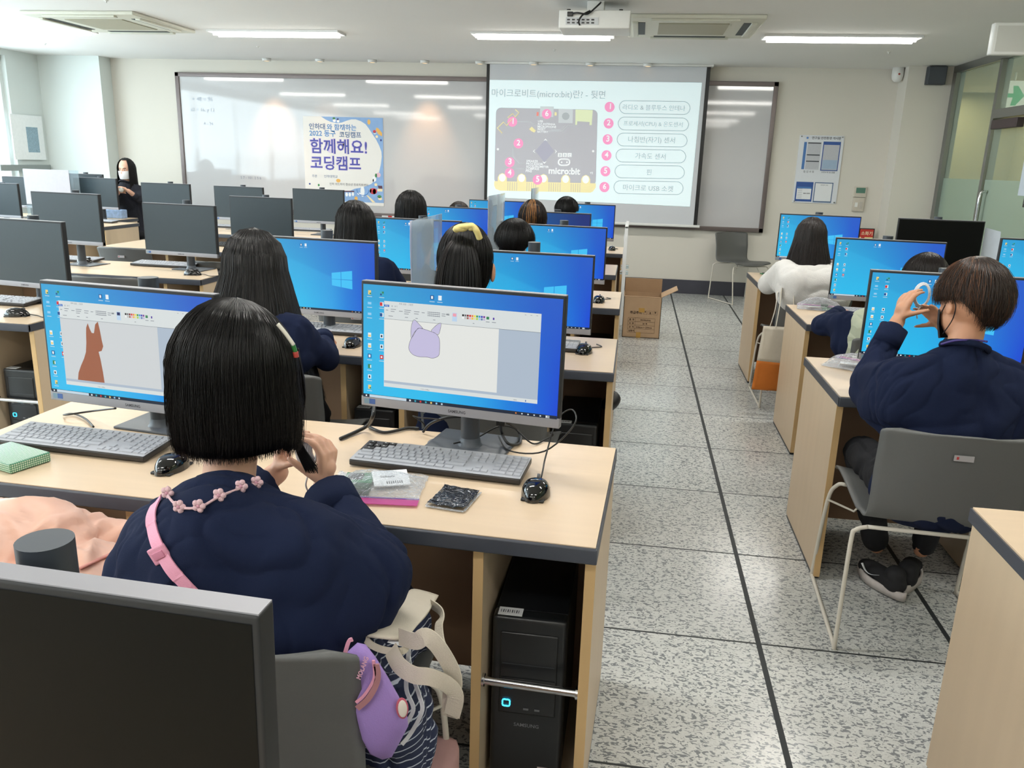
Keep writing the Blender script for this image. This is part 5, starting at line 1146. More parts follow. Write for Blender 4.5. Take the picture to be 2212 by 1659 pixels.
def hand(wr, d, pn, s=1, curl=.6, side=1, spread=.16, thumb=.7, fist=0):
    """wrist point, direction of the fingers, palm normal (towards what is held)"""
    d = Vector(d).normalized(); pn = Vector(pn); pn = (pn-d*pn.dot(d)).normalized(); sx = d.cross(pn)*side; wr = Vector(wr)
    P = []; 
    base = wr+d*.012*s
    for k in range(4):
        o = (k-1.5)/1.5; b0 = base+sx*(o*.014*s); b1 = wr+d*(.082-.004*abs(o))*s+sx*(o*.030*s)
        P.append(('c', b0, b1, .0145*s, .0105*s))
    P.append(('e', wr+d*.045*s, (.024*s, .024*s, .024*s)))
    for k, L in enumerate((.060, .070, .066, .052)):
        o = (k-1.5)/1.5; p = wr+d*(.080-.004*abs(o))*s+sx*(o*.030*s); a = spread*o; dr = (d+sx*a).normalized(); cu = curl*(.85+.12*k)
        for seg, (fl, r0, r1) in enumerate(((.46, .0092, .0086), (.32, .0086, .0078), (.26, .0078, .0066))):
            ang = cu*(.55+.45*seg); dr = (dr*math.cos(ang)+pn*math.sin(ang)).normalized(); q = p+dr*(L*fl*s); P.append(('c', p, q, r0*s, r1*s)); p = q
            # keep the frame turning
            pn_ = pn
    tb = wr+d*.022*s-sx*.022*s; dr = (d*.62-sx*.62+pn*thumb).normalized(); p = tb
    for L, r0, r1 in ((.036, .0135, .0105), (.028, .0100, .0090), (.022, .0090, .0072)):
        q = p+dr*L*s; P.append(('c', p, q, r0*s, r1*s)); p = q; dr = (dr+pn*.28+d*.15+sx*.1).normalized()
    return P

def hair_path(c, r, az, L, flare=0., back=0., tuck=0., off=0., n=14, tilt=.25, cut=None, crown=.0, taper=0., thf=None):
    """az: azimuth round the head (0 = nape/back, pi = face); returns points from the crown down"""
    rx, ry, rz = r; pts = []
    dx, dy = math.sin(az), -math.cos(az)
    th1 = thf(az) if thf and cut is None else R(98)
    if thf: L = .0001
    arc = (rx+ry+rz)/3*th1; tot = arc+L; 
    for i in range(n+1):
        t = i/n*tot
        if cut is not None and t > cut: t = cut
        if t < arc:
            th = t/arc*th1
            x = (rx+off)*math.sin(th)*dx; y = (ry+off)*math.sin(th)*dy; z = (rz+off)*math.cos(th)
            y += -crown*(1-th/th1)
        else:
            k = t-arc; th = th1
            x = (rx+off)*math.sin(th)*dx; y = (ry+off)*math.sin(th)*dy; z = (rz+off)*math.cos(th)-k
            g = k/max(L, .01)
            x += dx*flare*k; y += dy*flare*k-back*k
            x -= dx*tuck*g*g; y -= dy*tuck*g*g
            x *= 1-taper*g
        pts.append(Vector((x, y, z)))
    return pts
def make_hair(name, parent, c, r, yaw, L, m, face_open=R(62), lenf=None, strands=700, sr=.0011, pitch=0, seed=0, frizz=.004, shell=True, m2=None, m2f=0, bangs=.055, **kw):
    rnd = random.Random(seed); Mx = Matrix.Translation(c) @ Matrix.Rotation(yaw, 4, 'Z'); mb = MB()
    Mp = Matrix.Rotation(pitch, 4, 'X')
    def tr(p, t):      # the arc follows the nod of the head, hanging hair stays vertical
        k = max(0, min(1, (p.z+r[2]*.6)/(r[2]*1.2))); q = Mp @ p; return Mx @ (p.lerp(q, k) if L > .05 else q)
    def LL(az): return (lenf(az) if lenf else L)
    amin, amax = -PI+face_open, PI-face_open
    if shell:
        for off in (0.0, -.006):
            rows = []; NA = 44; NP = 16
            for i in range(NA+1):
                az = amin+(amax-amin)*i/NA
                rows.append([tr(p, 0) for p in hair_path(c, r, az, max(.0, LL(az)-.004), off=off, n=NP, **kw)])
            vs = [tuple(p) for row in rows for p in row]; fs = [(a*(NP+1)+b_, a*(NP+1)+b_+1, (a+1)*(NP+1)+b_+1, (a+1)*(NP+1)+b_) for a in range(NA) for b_ in range(NP)]
            mb.add(vs, fs, m, True)
        # fringe cap over the forehead
        rows = []; NA = 12
        for i in range(NA+1):
            az = amax+(2*PI-(amax-amin))*i/NA
            rows.append([tr(p, 0) for p in hair_path(c, r, az, 0, n=8, cut=bangs+.04, **{k: v for k, v in kw.items() if k in ('crown',)})])
        vs = [tuple(p) for row in rows for p in row]; fs = [(a*9+b_, a*9+b_+1, (a+1)*9+b_+1, (a+1)*9+b_) for a in range(NA) for b_ in range(8)]
        mb.add(vs, fs, m, True)
    for k in range(strands):
        az = amin+(amax-amin)*rnd.random(); n = 13; dz_ = rnd.gauss(0, .05); l = LL(az)*(1-.10*rnd.random()**3)+rnd.uniform(-.006, .006)
        kk = dict(kw)
        if kw.get('thf'): fz = rnd.uniform(.84, 1.07); kk['thf'] = (lambda a, f=kw['thf'], z=fz: f(a)*z)
        P = hair_path(c, r, az, max(.001, l), off=rnd.uniform(.0005, .0045), n=n, **kk)
        ph = rnd.uniform(0, 6.28); fq = rnd.uniform(.5, 1.4); am = frizz*rnd.random()
        j0 = rnd.randint(0, 3); Q = []
        for j in range(j0, n+1):
            g = j/n; p = Matrix.Rotation(dz_*g, 3, 'Z') @ P[j]+Vector((am*math.sin(ph+fq*g*6)*g, am*math.cos(ph*1.7+fq*g*5)*g, 0)); Q.append(tr(p, 0))
        if len(Q) > 2: mb.tube(Q, sr*rnd.uniform(.8, 1.5), (m2 if m2 and rnd.random() < m2f(az) else m) if m2 else m, 3, r_end=sr*.25)
    return mb.build(name, parent, off=parent.location)

def person(label, base, head_c, head_r=(.074, .090, .105), head_yaw=0, head_pitch=-.25, torso=None, shoulders=None, hips=None, arms=(), sk=skin, top=navy, top_name='sweatshirt', legs=None, bottoms=blackc, voxel=.009, hands=True, sw=.17, tw_=.145, wrinkle=.004, ears=True, s=.94, shoes=None, neck_r=.046, neck=None, extra=()):
    """body = one continuous skin mesh; clothing and hair hang from it"""
    P, Mx = face(Vector(head_c), head_r, head_yaw, head_pitch, s, ears)
    hc = Vector(head_c); hip = Vector(hips or (base[0], base[1], .50)); chest = Vector(torso)
    sl, srr = [Vector(q) for q in shoulders]; nb_ = Vector(neck) if neck else Vector(((sl.x+srr.x)/2*.4+hc.x*.6, hc.y-.055, hc.z-.150))
    P += [('c', nb_+Vector((0, .014, -.03)), hc+Vector((0, -.012, -.05)), neck_r, neck_r), ('c', hip, chest, .085, .085), ('c', sl, srr, .04, .04), ('c', chest, nb_-Vector((0, -.02, .09)), .07, .045), ('c', nb_-Vector((0, -.02, .09)), nb_+Vector((0, .014, -.03)), .045, .045)]
    C = [('e', hip+Vector((0, 0, .01)), (tw_+.03, tw_*.86, .13)), ('c', hip+Vector((-.04, 0, .05)), chest+Vector((-.045, 0, 0)), tw_*.74, tw_*.78), ('c', hip+Vector((.04, 0, .05)), chest+Vector((.045, 0, 0)), tw_*.74, tw_*.78),
         ('c', sl+Vector((.0, 0, -.012)), srr+Vector((0, 0, -.012)), .060, .060), ('c', chest, nb_-Vector((0, 0, .085)), tw_*.80, .085), ('c', nb_-Vector((0, 0, .05)), nb_+Vector((0, .0, -.012)), .076, .058)]
    for q_ in (sl, srr): C += [('c', nb_-Vector((0, 0, .030)), q_+Vector((0, 0, -.012)), .058, .060), ('c', nb_-Vector((0, 0, .10)), q_+Vector((0, 0, -.06)), .085, .070), ('c', chest, q_+Vector((0, 0, -.10)), .11, .075)]
    C += list(extra)
    for a in arms:
        sh, el, wr = Vector(a['s']), Vector(a['e']), Vector(a['w']); ru, rf, rc = a.get('r', (.060, .052, .042))
        P += [('c', sh, el, .038, .032), ('c', el, wr, .032, .0235)]
        C += [('c', sh, el, ru, ru*.92), ('c', el, el.lerp(wr, a.get('cuff', .86)), ru*.92, rc)]
        if 'h' in a:
            for h_ in [a['h']]: P += hand(wr, **h_)
    T = []
    if legs:
        for g_ in legs:
            h0, kn, an = [Vector(q) for q in g_]
            P += [('c', h0, kn, .055, .045), ('c', kn, an, .042, .028)]; T += [('c', h0, kn, .082, .068), ('c', kn, kn.lerp(an, .93), .062, .050)]
            if shoes is None: P += [('c', an, an+Vector((0, .10, -.035)), .03, .025)]
        T += [('c', Vector(legs[0][0]), Vector(legs[1][0]), .09, .09)]
    vs, fs, ns = blob(P, voxel*.62 if hands else voxel, 3)
    b = MB().add(vs, fs, sk, True).build('person', off=base, loc=base); tag(b, label, 'person')
    vs, fs, ns = blob(C, .020, 5, .55, sub=(2 if voxel < .009 else 1)); vs = folds(vs, ns, wrinkle, 7.5, seed=base[0]*7, st=(1, 1.3, .7))
    m_ = MB().add(vs, fs, top, True)
    # neckband
    up = (hc+Vector((0, -.012, -.05))-nb_).normalized(); e1 = up.cross(Vector((0, 1, 0))).normalized(); e2 = up.cross(e1); cc = nb_+up*.002
    m_.tube([cc+e1*(.060*math.cos(a*PI/12))+e2*(.060*math.sin(a*PI/12)) for a in range(24)], .009, top, 8, closed=True)
    for a in arms:
        el, wr = Vector(a['e']), Vector(a['w']); d = (wr-el).normalized(); k = a.get('cuff', .86); p = el.lerp(wr, k); rc = a.get('r', (.06, .052, .042))[2]
        m_.tube([p-d*.045, p-d*.02, p+d*.018], rc*.98, top, 18)
    m_.build(top_name, b, off=base)
    if T:
        vs, fs, ns = blob(T, voxel, 4); vs = folds(vs, ns, .005, 9, 3); MB().add(vs, fs, bottoms, True).build('trousers', b, off=base)
    # eyes and brows
    q = lambda x, y, z: Mx @ Vector((x*s, y*s, z*s))
    e = MB()
    for sd in (-1, 1):
        e.ell(q(sd*.030, .0795, .004), (.012*s, .006*s, .0055*s), mat('eye_white', (226, 222, 216), .2), 10); e.ell(q(sd*.030, .084, .004), (.0055*s, .003*s, .0052*s), mat('iris_dark', (34, 22, 18), .15), 10)
        e.tube([q(sd*.018, .089, .022), q(sd*.032, .087, .026), q(sd*.046, .078, .022)], .0028*s, hairm, 5)
    e.build('eyes', b, off=base)
    return b, Mx

# ---- near girl with bobbed hair
def A(px_, py_, y): return tuple(at(px_, py_, y=y))
g1b = (-.62, 1.25, .45)
hcn = Vector(A(512, 800, 1.32)) + Vector((0, 0, 0))
girl, MxG = person('girl with a chin-length black bob and navy sweatshirt seated in front, seen from behind', g1b, hcn, head_r=(.075, .092, .104), head_yaw=R(-14), head_pitch=-.30,
    torso=(-.60, 1.17, .76), shoulders=(A(352, 1130, 1.22), A(640, 1150, 1.22)), hips=(-.595, 1.20, .50), tw_=.165, voxel=.0075, wrinkle=.0042,
    neck=A(478, 1082, 1.235), arms=[dict(s=A(350, 1145, 1.22), e=A(318, 1250, 1.30), w=A(600, 1020, 1.53), r=(.066, .056, .044), h=dict(d=(.25, .15, .95), pn=(.9, .1, 0), s=.82, curl=.7, side=1, thumb=.9)),
          dict(s=A(648, 1150, 1.20), e=A(812, 1262, 1.30), w=A(700, 1050, 1.475), r=(.066, .062, .054), cuff=.84, h=dict(d=(.10, .10, 1), pn=(-1, .12, .05), s=.88, curl=1.05, side=-1, spread=.14, thumb=.95))],
    extra=[('c', A(660, 1165, 1.20), A(800, 1240, 1.25), .072, .084), ('e', A(806, 1238, 1.27), (.076, .078, .080)), ('c', A(808, 1235, 1.29), A(745, 1120, 1.41), .068, .056), ('c', A(815, 1250, 1.27), A(848, 1256, 1.27), .055, .030), ('c', A(640, 1200, 1.15), A(770, 1310, 1.22), .08, .075), ('c', A(350, 1150, 1.2), A(308, 1240, 1.2), .066, .072), ('c', A(308, 1235, 1.2), A(325, 1320, 1.14), .072, .08), ('c', A(480, 1170, 1.17), A(480, 1330, 1.15), .13, .13), ('c', A(390, 1200, 1.17), A(640, 1220, 1.17), .11, .11), ('c', A(400, 1320, 1.15), A(640, 1340, 1.15), .11, .11)],
    legs=(((-.68, 1.22, .50), (-.72, 1.60, .50), (-.72, 1.62, .10)), ((-.50, 1.22, .50), (-.46, 1.58, .50), (-.44, 1.62, .10))), bottoms=mat('navy_tights', (30, 34, 52), .9))
from mathutils.bvhtree import BVHTree
def surf(o):
    T = []; vv = []; pp = []
    for ob in [o]+[c for c in o.children if c.name.split('.')[0] in ('sweatshirt', 'skirt')]:
        k = len(vv); org = Vector(o.location); vv += [v.co+org for v in ob.data.vertices]; pp += [tuple(i+k for i in p.vertices) for p in ob.data.polygons]
    return BVHTree.FromPolygons(vv, pp)
def onto(tree, px_, py_, off=.004, fb=1.1):
    d = (at(px_, py_, y=2)-Vector((0, 0, HC))).normalized(); h = tree.ray_cast(Vector((0, 0, HC)), d)
    if h[0] is None: return Vector(A(px_, py_, fb)), Vector((0, -1, 0))
    n = h[1] if h[1].dot(d) < 0 else -h[1]; return h[0]+n*off, n
GT = surf(girl)
hr = (.102, .112, .120)
def bob_len(az):
    a = abs(az); return .118+.0*a-(.0 if a < 1.6 else -.012)
make_hair('bobbed_hair', girl, hcn+Vector((0, -.006, .004)), hr, R(-14), .125, hairm, face_open=R(58), lenf=bob_len, strands=4200, sr=.0007, pitch=-.28, seed=3, flare=.12, tuck=.016, crown=.02, frizz=.010)
# free locks beside the cheek
mb = MB(); rn = random.Random(5)
for k in range(260):
    a, b_ = rn.uniform(-9, 9), rn.uniform(-8, 8)
    P = [A(640+a*.5, 760+b_, 1.37), A(654+a*.7, 850+b_, 1.39), A(640+a, 920+b_, 1.40), A(646+a, 965+b_*.5, 1.40), A(674+a*1.5, 1014+b_*1.2, 1.40)]
    mb.tube(catmull(P, 4), .0010, hairm, 3, r_end=.0003)
mb.build('loose_lock', girl, off=g1b)
# hair clip
hc_ = MB().tube(catmull([A(600, 700, 1.30), A(618, 722, 1.305), A(634, 745, 1.31)], 5), .007, mat('clip_white', (232, 228, 214), .35), 8, flat=.5).tube(catmull([A(632, 742, 1.315), A(638, 760, 1.32)], 4), .004, mat('clip_green', (60, 140, 70), .4), 6).tube(catmull([A(638, 760, 1.32), A(640, 772, 1.32)], 4), .005, mat('clip_red', (180, 70, 60), .4), 6)
tag(hc_.build('hair_clip', off=A(618, 722, 1.30), loc=A(618, 722, 1.30)), 'white hair clip with green and red tip in the near girl\'s bob', 'hair clip')
# crochet necklace
nk = MB(); nm_ = mat('pink_crochet', (222, 186, 192), .9, bump=.6, bscale=300)
nb = (Vector(A(352, 1130, 1.22))+Vector(A(640, 1150, 1.22)))/2
NP = [tuple(onto(GT, a, b_, .004, 1.2)[0]) for a, b_ in ((362, 1052), (368, 1078), (394, 1097), (433, 1098), (474, 1076), (520, 1058), (556, 1050))]
nk.tube(catmull(NP, 6), .0022, nm_, 6)
nk.build('cord', girl, off=g1b)
nko = thing('crochet_necklace', 'pink crochet flower necklace around the near girl\'s neck', 'necklace', NP[3]); girl.children[-1].parent = nko; nko.children[0].location = Vector(g1b)-Vector(NP[3])
for k, p in enumerate([tuple(onto(GT, a, b_, .007, 1.2)[0]) for a, b_ in ((367, 1072), (394, 1097), (433, 1097), (474, 1075), (520, 1056), (554, 1048))]):
    f = MB()
    for i in range(5): a = i*2*PI/5; f.ell((p[0]+.0065*math.cos(a), p[1], p[2]+.0065*math.sin(a)), (.0052, .004, .0052), nm_, 8)
    f.ell(p, (.004, .005, .004), mat('pink_centre', (200, 150, 165), .9), 8); f.build('crochet_flower', nko, off=NP[3])
# cable bundle in her hand
cbm = mat('white_cable', (226, 226, 230), .4)
hd = Vector(A(668, 975, 1.475)); mb = MB()
for k in range(7):
    P = [hd+Vector(((.021-.002*k)*math.cos(a)*1.0+.0015*k, .004*k-.014, (.028-.0015*k)*math.sin(a))) for a in [i*2*PI/18 for i in range(18)]]
    mb.tube(P, .0025, cbm, 6, closed=True)
mb.tube(catmull([hd+Vector((0, 0, -.03)), hd+Vector((-.004, .0, -.05)), hd+Vector((-.01, 0, -.075)), hd+Vector((-.005, .01, -.10))], 5), .0018, cbm, 6)
tag(mb.build('cable_bundle', off=hd, loc=hd), 'coiled white cable held in the near girl\'s right hand', 'cable')
# strap of the purple bag
stp = mat('pink_webbing', (232, 160, 186), .7, bump=.3, bscale=400)
purple = mat('purple_fabric', (164, 134, 204), .8, var=.05, scale=20, bump=.2, bscale=400)
BAG = Vector(A(800, 1500, 1.10))
pbg = thing('crossbody_bag', 'purple crossbody bag with pink strap and zips at the near girl\'s hip', 'bag', BAG)
SPX = [(354, 1072), (340, 1088), (330, 1112), (332, 1140), (340, 1170), (355, 1200), (374, 1230), (400, 1258), (430, 1292), (465, 1340), (510, 1400), (570, 1450), (640, 1480)]
SPH = [onto(GT, a, b_, .0035, 1.08) for a, b_ in SPX]; SP = [h[0] for h in SPH]
def ribbon(pts, w_, m, nrm, th=.0012, n=6):
    P = catmull(pts, n); mb = MB(); vs = []
    for i, p in enumerate(P):
        t = (P[min(i+1, len(P)-1)]-P[max(i-1, 0)]).normalized(); nn = nrm(p, i/len(P)) if callable(nrm) else Vector(nrm); sd = t.cross(nn).normalized()
        nn = sd.cross(t).normalized(); vs += [p+sd*w_/2+nn*th, p-sd*w_/2+nn*th, p-sd*w_/2-nn*th, p+sd*w_/2-nn*th]
    k = len(P); fs = []
    for i in range(k-1):
        for j in range(4): fs.append((i*4+j, i*4+(j+1) % 4, (i+1)*4+(j+1) % 4, (i+1)*4+j))
    fs += [(3, 2, 1, 0), tuple((k-1)*4+j for j in range(4))]
    return mb.add(vs, fs, m, False)
ribbon(SP, .021, stp, lambda p, g: SPH[min(len(SPH)-1, int(g*len(SPH)))][1]).build('strap', pbg, off=BAG)
bkp = onto(GT, 352, 1198, .006)[0]
MB().bbox(-.016, .016, -.003, .003, -.014, .014, stp, .003, M=Matrix.Translation(bkp)@Matrix.Rotation(R(-30), 4, 'Y')).bbox(-.010, .010, -.005, -.002, -.006, .006, mat('pink_buckle', (216, 140, 168), .5), .001, M=Matrix.Translation(bkp)@Matrix.Rotation(R(-30), 4, 'Y')).build('strap_buckle', pbg, off=BAG)
# bag body: outline from the photo at the hip, 4 cm deep
Yb = 1.06
OUT = [(772, 1388), (790, 1392), (812, 1420), (838, 1462), (862, 1505), (880, 1548), (882, 1568), (868, 1595), (846, 1636), (826, 1641), (800, 1630), (782, 1600), (770, 1560), (757, 1510), (744, 1470), (738, 1440), (750, 1408)]
def bagf(yo, sc):
    cx, cy = 805, 1515; return [Vector(at(cx+(u-cx)*sc, cy+(v-cy)*sc, y=Yb+yo)) for u, v in OUT]
rings = [bagf(.055, .90), bagf(.045, .98), bagf(.02, 1.0), bagf(.0, .98), bagf(-.012, .90), bagf(-.018, .70), bagf(-.020, .35)]
vs = [tuple(p) for r_ in rings for p in r_]; n = len(OUT); fs = [(i*n+j, i*n+(j+1) % n, (i+1)*n+(j+1) % n, (i+1)*n+j) for i in range(len(rings)-1) for j in range(n)]; cA = sum(rings[0], Vector())/n; cB = sum(rings[-1], Vector())/n+Vector((0, -.001, 0)); vs += [tuple(cA), tuple(cB)]; kA = len(rings)*n; fs += [(kA, (j+1) % n, j) for j in range(n)]+[(kA+1, (len(rings)-1)*n+j, (len(rings)-1)*n+(j+1) % n) for j in range(n)]
bb_ = MB().add(vs, fs, purple, True).build('bag_body', pbg, off=BAG)
yf = Yb-.024
def Bp(u, v, k=0): return tuple(at(640+u*380/1470, 1230+v*429/1659, y=yf-k))
ribbon([Bp(500, 1110), Bp(560, 1060), Bp(625, 965), Bp(655, 880), Bp(645, 760)], .0045, stp, (0, -1, 0)).build('zipper', pbg, off=BAG)
ribbon([Bp(510, 1160), Bp(600, 1080), Bp(660, 980), Bp(682, 890), Bp(668, 790)], .009, mat('rose_trim', (176, 124, 130), .5), (0, -1, 0)).build('trim_band', pbg, off=BAG)
ribbon([Bp(375, 800), Bp(410, 690), Bp(440, 600), Bp(470, 585)], .006, stp, (0, -1, 0)).build('top_zip', pbg, off=BAG)
a0_, a1_ = Vector(Bp(535, 925, .007)), Vector(Bp(605, 740, .007)); dd = (a1_-a0_); xx = dd.normalized(); zz = Vector((0, -1, 0)); yy_ = zz.cross(xx).normalized()
Mt = Matrix(((xx.x, yy_.x, zz.x, a0_.x), (xx.y, yy_.y, zz.y, a0_.y), (xx.z, yy_.z, zz.z, a0_.z), (0, 0, 0, 1)))
MB().text('MOLANG', dd.length/glyphs('MOLANG', .01)[2], mat('bag_pink_print', (240, 184, 206), .6), Mt, bold=.025).build('lettering', pbg, off=BAG)
c_ = Vector(Bp(885, 1160, .0)); MB().ell(c_, (.010, .002, .019), mat('patch_red', (190, 90, 110), .7), 14).ell(c_+Vector((.001, -.001, 0)), (.0075, .002, .0155), mat('patch_cream', (232, 222, 210), .7), 14).build('patch', pbg, off=BAG)
# striped skirt
def skm():
    m = bpy.data.materials.new('striped_skirt'); m.use_nodes = True; nt = m.node_tree; N = nt.nodes; L = nt.links; b = N['Principled BSDF']; tc = N.new('ShaderNodeTexCoord')
    wv = N.new('ShaderNodeTexWave'); wv.bands_direction = 'Z'; wv.inputs['Scale'].default_value = 21; wv.inputs['Distortion'].default_value = .25; wv.inputs['Detail'].default_value = 1; L.new(tc.outputs['Object'], wv.inputs['Vector'])
    r = N.new('ShaderNodeValToRGB'); r.color_ramp.elements[0].position = .93; r.color_ramp.elements[0].color = lin((34, 42, 70))+(1,); r.color_ramp.elements[1].position = .97; r.color_ramp.elements[1].color = lin((188, 194, 208))+(1,); L.new(wv.outputs[0], r.inputs[0]); L.new(r.outputs[0], b.inputs['Base Color']); b.inputs['Roughness'].default_value = .9; return m
vs, fs, ns = blob([('c', (-.52, 1.24, .53), (-.46, 1.48, .51), .10, .10), ('c', (-.46, 1.22, .51), (-.40, 1.28, .44), .09, .09), ('e', (-.375, 1.25, .44), (.078, .10, .12)), ('e', (-.37, 1.22, .50), (.06, .08, .08)), ('c', (-.68, 1.24, .52), (-.70, 1.5, .5), .10, .09)], .007, 5); vs = folds(vs, ns, .006, 14, 4, (1, 1, .3))
MB().add(vs, fs, skm(), True).build('skirt', girl, off=g1b)
ribbon([A(884, 1395, 1.20), A(880, 1440, 1.18), A(878, 1490, 1.17), A(893, 1530, 1.16), A(880, 1560, 1.16), A(860, 1600, 1.15)], .007, paper, (0, -1, 0)).build('drawstring', girl, off=g1b)
ribbon([A(880, 1395, 1.22), A(888, 1450, 1.19), A(905, 1500, 1.17), A(912, 1535, 1.16), A(890, 1580, 1.16), A(868, 1608, 1.15)], .007, paper, (0, -1, 0)).build('drawstring', girl, off=g1b)
# cream tote bag on her lap
TB = Vector((-.36, 1.30, .66)); tbag = thing('tote_bag', 'cream canvas tote bag with dangling straps on the near girl\'s lap', 'bag', TB)
crm = mat('cream_cotton', (214, 204, 186), .85, var=.04, scale=60, bump=.3, bscale=500)
def TPt(u, v, y): return tuple(at(640+u*380/1470, 1230+v*429/1659, y=y))
rows = [[TPt(880, 250, 1.40), TPt(960, 165, 1.44), TPt(1080, 180, 1.46), TPt(1190, 215, 1.46)], [TPt(800, 350, 1.32), TPt(900, 300, 1.34), TPt(1050, 300, 1.36), TPt(1140, 290, 1.38)], [TPt(640, 480, 1.22), TPt(790, 440, 1.23), TPt(960, 450, 1.25), TPt(1075, 385, 1.30)], [TPt(540, 540, 1.17), TPt(690, 560, 1.16), TPt(860, 575, 1.17), TPt(940, 560, 1.20)]]
rr_ = [catmull(r_, 4) for r_ in rows]; cols_ = [catmull([r_[i] for r_ in rr_], 4) for i in range(len(rr_[0]))]; nR = len(cols_[0]); vs = [p for c in cols_ for p in c]; fs = [(i*nR+j, i*nR+j+1, (i+1)*nR+j+1, (i+1)*nR+j) for i in range(len(cols_)-1) for j in range(nR-1)]
o = MB().add(vs, fs, crm, True).build('bag_body', tbag, off=TB); md = o.modifiers.new('t', 'SOLIDIFY'); md.thickness = .004
ribbon([TPt(1130, 290, 1.38), TPt(1210, 360, 1.34), TPt(1190, 480, 1.30), TPt(1210, 620, 1.27), TPt(1290, 780, 1.24), TPt(1340, 900, 1.21), TPt(1290, 960, 1.20)], .020, crm, (-.2, -1, .1)).build('strap', tbag, off=TB)
ribbon([TPt(860, 560, 1.17), TPt(1000, 600, 1.14), TPt(1080, 560, 1.13), TPt(1180, 640, 1.13), TPt(1290, 820, 1.14), TPt(1320, 950, 1.15), TPt(1290, 1050, 1.15), TPt(1285, 1230, 1.16)], .028, crm, (-.1, -1, .3)).build('strap', tbag, off=TB)
ribbon([TPt(790, 670, 1.16), TPt(860, 800, 1.13), TPt(980, 880, 1.12), TPt(1120, 900, 1.12), TPt(1260, 960, 1.13), TPt(1330, 1060, 1.14), TPt(1300, 1220, 1.15)], .028, crm, (0, -1, .3)).build('strap', tbag, off=TB)
ribbon([TPt(560, 545, 1.168), TPt(620, 625, 1.165), TPt(740, 675, 1.16), TPt(890, 680, 1.16), TPt(925, 625, 1.18)], .012, crm, (0, -1, .2)).build('hem', tbag, off=TB)
MB().poly([TPt(760, 610, 1.165), TPt(900, 650, 1.163), TPt(925, 600, 1.175), TPt(790, 560, 1.18)], paper).build('paper_inside', tbag, off=TB)
# pink bag / shoe corner on the floor under her chair
pkb = thing('pink_bag', 'pale pink bag on the floor behind the near chair leg', 'bag', (-.385, 1.42, 0))
MB().bbox(-.08, .08, -.10, .10, 0, .24, mat('pale_pink_bag', (214, 170, 168), .6, bump=.2), .04, 4).build('bag_body', pkb); MB().box(-.07, .06, -.102, -.0995, .14, .19, mat('rose_print', (196, 120, 126), .6)).build('printed_band', pkb)
# black bottle-like pillar is the monitor stand

# ---- boy with black mask at the right
bb = (.98, 2.58, .45)
hb = Vector(A(2098, 652, 2.52))
boy, MxB = person('boy with short dark hair and black face mask in navy sweatshirt, holding a white cable', bb, hb, head_r=(.078, .095, .104), head_yaw=R(24), head_pitch=-.22, sk=skin2,
    torso=(.985, 2.52, .77), shoulders=(A(1950, 808, 2.50), A(2225, 830, 2.54)), hips=(.99, 2.56, .50), tw_=.172, voxel=.0085, wrinkle=.0042, neck=A(2084, 752, 2.475),
    arms=[dict(s=A(1950, 812, 2.50), e=A(1872, 822, 2.75), w=A(1940, 692, 2.82), r=(.062, .054, .046), cuff=.80, h=dict(d=tuple(Vector(A(1968, 615, 2.84))-Vector(A(1940, 692, 2.82))), pn=(.95, .3, -.1), s=.88, curl=.6, side=1, thumb=.95)),
          dict(s=A(2225, 835, 2.54), e=A(2235, 880, 2.76), w=A(2038, 705, 2.86), r=(.062, .054, .046), h=dict(d=tuple(Vector(A(1995, 655, 2.86))-Vector(A(2038, 705, 2.86))), pn=(-.4, -.4, -.3), s=.80, curl=.30, side=1))],
    extra=[('c', A(1950, 825, 2.50), A(1898, 880, 2.62), .070, .072), ('c', A(1892, 880, 2.66), A(1868, 838, 2.76), .066, .058), ('e', A(1925, 905, 2.58), (.055, .06, .06)), ('e', A(2215, 880, 2.52), (.07, .08, .10)), ('c', A(2010, 850, 2.54), A(2170, 860, 2.56), .12, .12), ('c', A(2020, 900, 2.54), A(2150, 920, 2.56), .12, .12), ('e', Vector(A(2084, 762, 2.48))-Vector((0, 0, .035)), (.098, .082, .050))],
    legs=(((.90, 2.62, .50), (.86, 2.92, .50), (.98, 2.98, .12)), ((1.08, 2.62, .50), (1.18, 2.95, .50), (1.14, 2.98, .12))), shoes=1)
def boy_len(az): return .030 if abs(az) > 1.1 else .018
make_hair('short_hair', boy, hb+Vector((0, -.002, .012)), (.087, .104, .114), R(24), .02, hairc, face_open=R(50), thf=lambda az: R(93+45*max(0, min(1, (1.2-abs(az))/.8))), strands=4200, sr=.0009, pitch=-.22, seed=11, frizz=.013, crown=.012, bangs=.06, m2=hairl, m2f=lambda az: .30 if az < -.6 else .06)
mb = MB()
q = lambda x, y, z: MxB @ Vector((x, y, z))
mk = mat('black_mask_fabric', (22, 22, 26), .8)
def mfn(u, v):
    a = (u-.5)*2.3; return tuple(q(.072*math.sin(a), .020+.078*math.cos(a)-.010*abs(v-.5), -.018-.085*v))
mb.grid(mfn, 14, 8, mk)
for sd in (-1, 1): mb.tube(catmull([q(sd*.064, .045, -.03), q(sd*.080, .01, -.005), q(sd*.086, -.018, .012), q(sd*.084, -.03, -.012), q(sd*.076, -.01, -.05), q(sd*.062, .04, -.09)], 5), .0016, mk, 5)
mb.build('face_mask', boy, off=bb)
BT = surf(boy)
MB().tube(catmull([onto(BT, a, b_, .002, 2.43)[0] for a, b_ in ((2035, 743), (2060, 737), (2085, 735), (2110, 735), (2132, 738))], 6), .0032, mat('purple_lanyard', (74, 60, 130), .6), 6).build('lanyard', boy, off=bb)
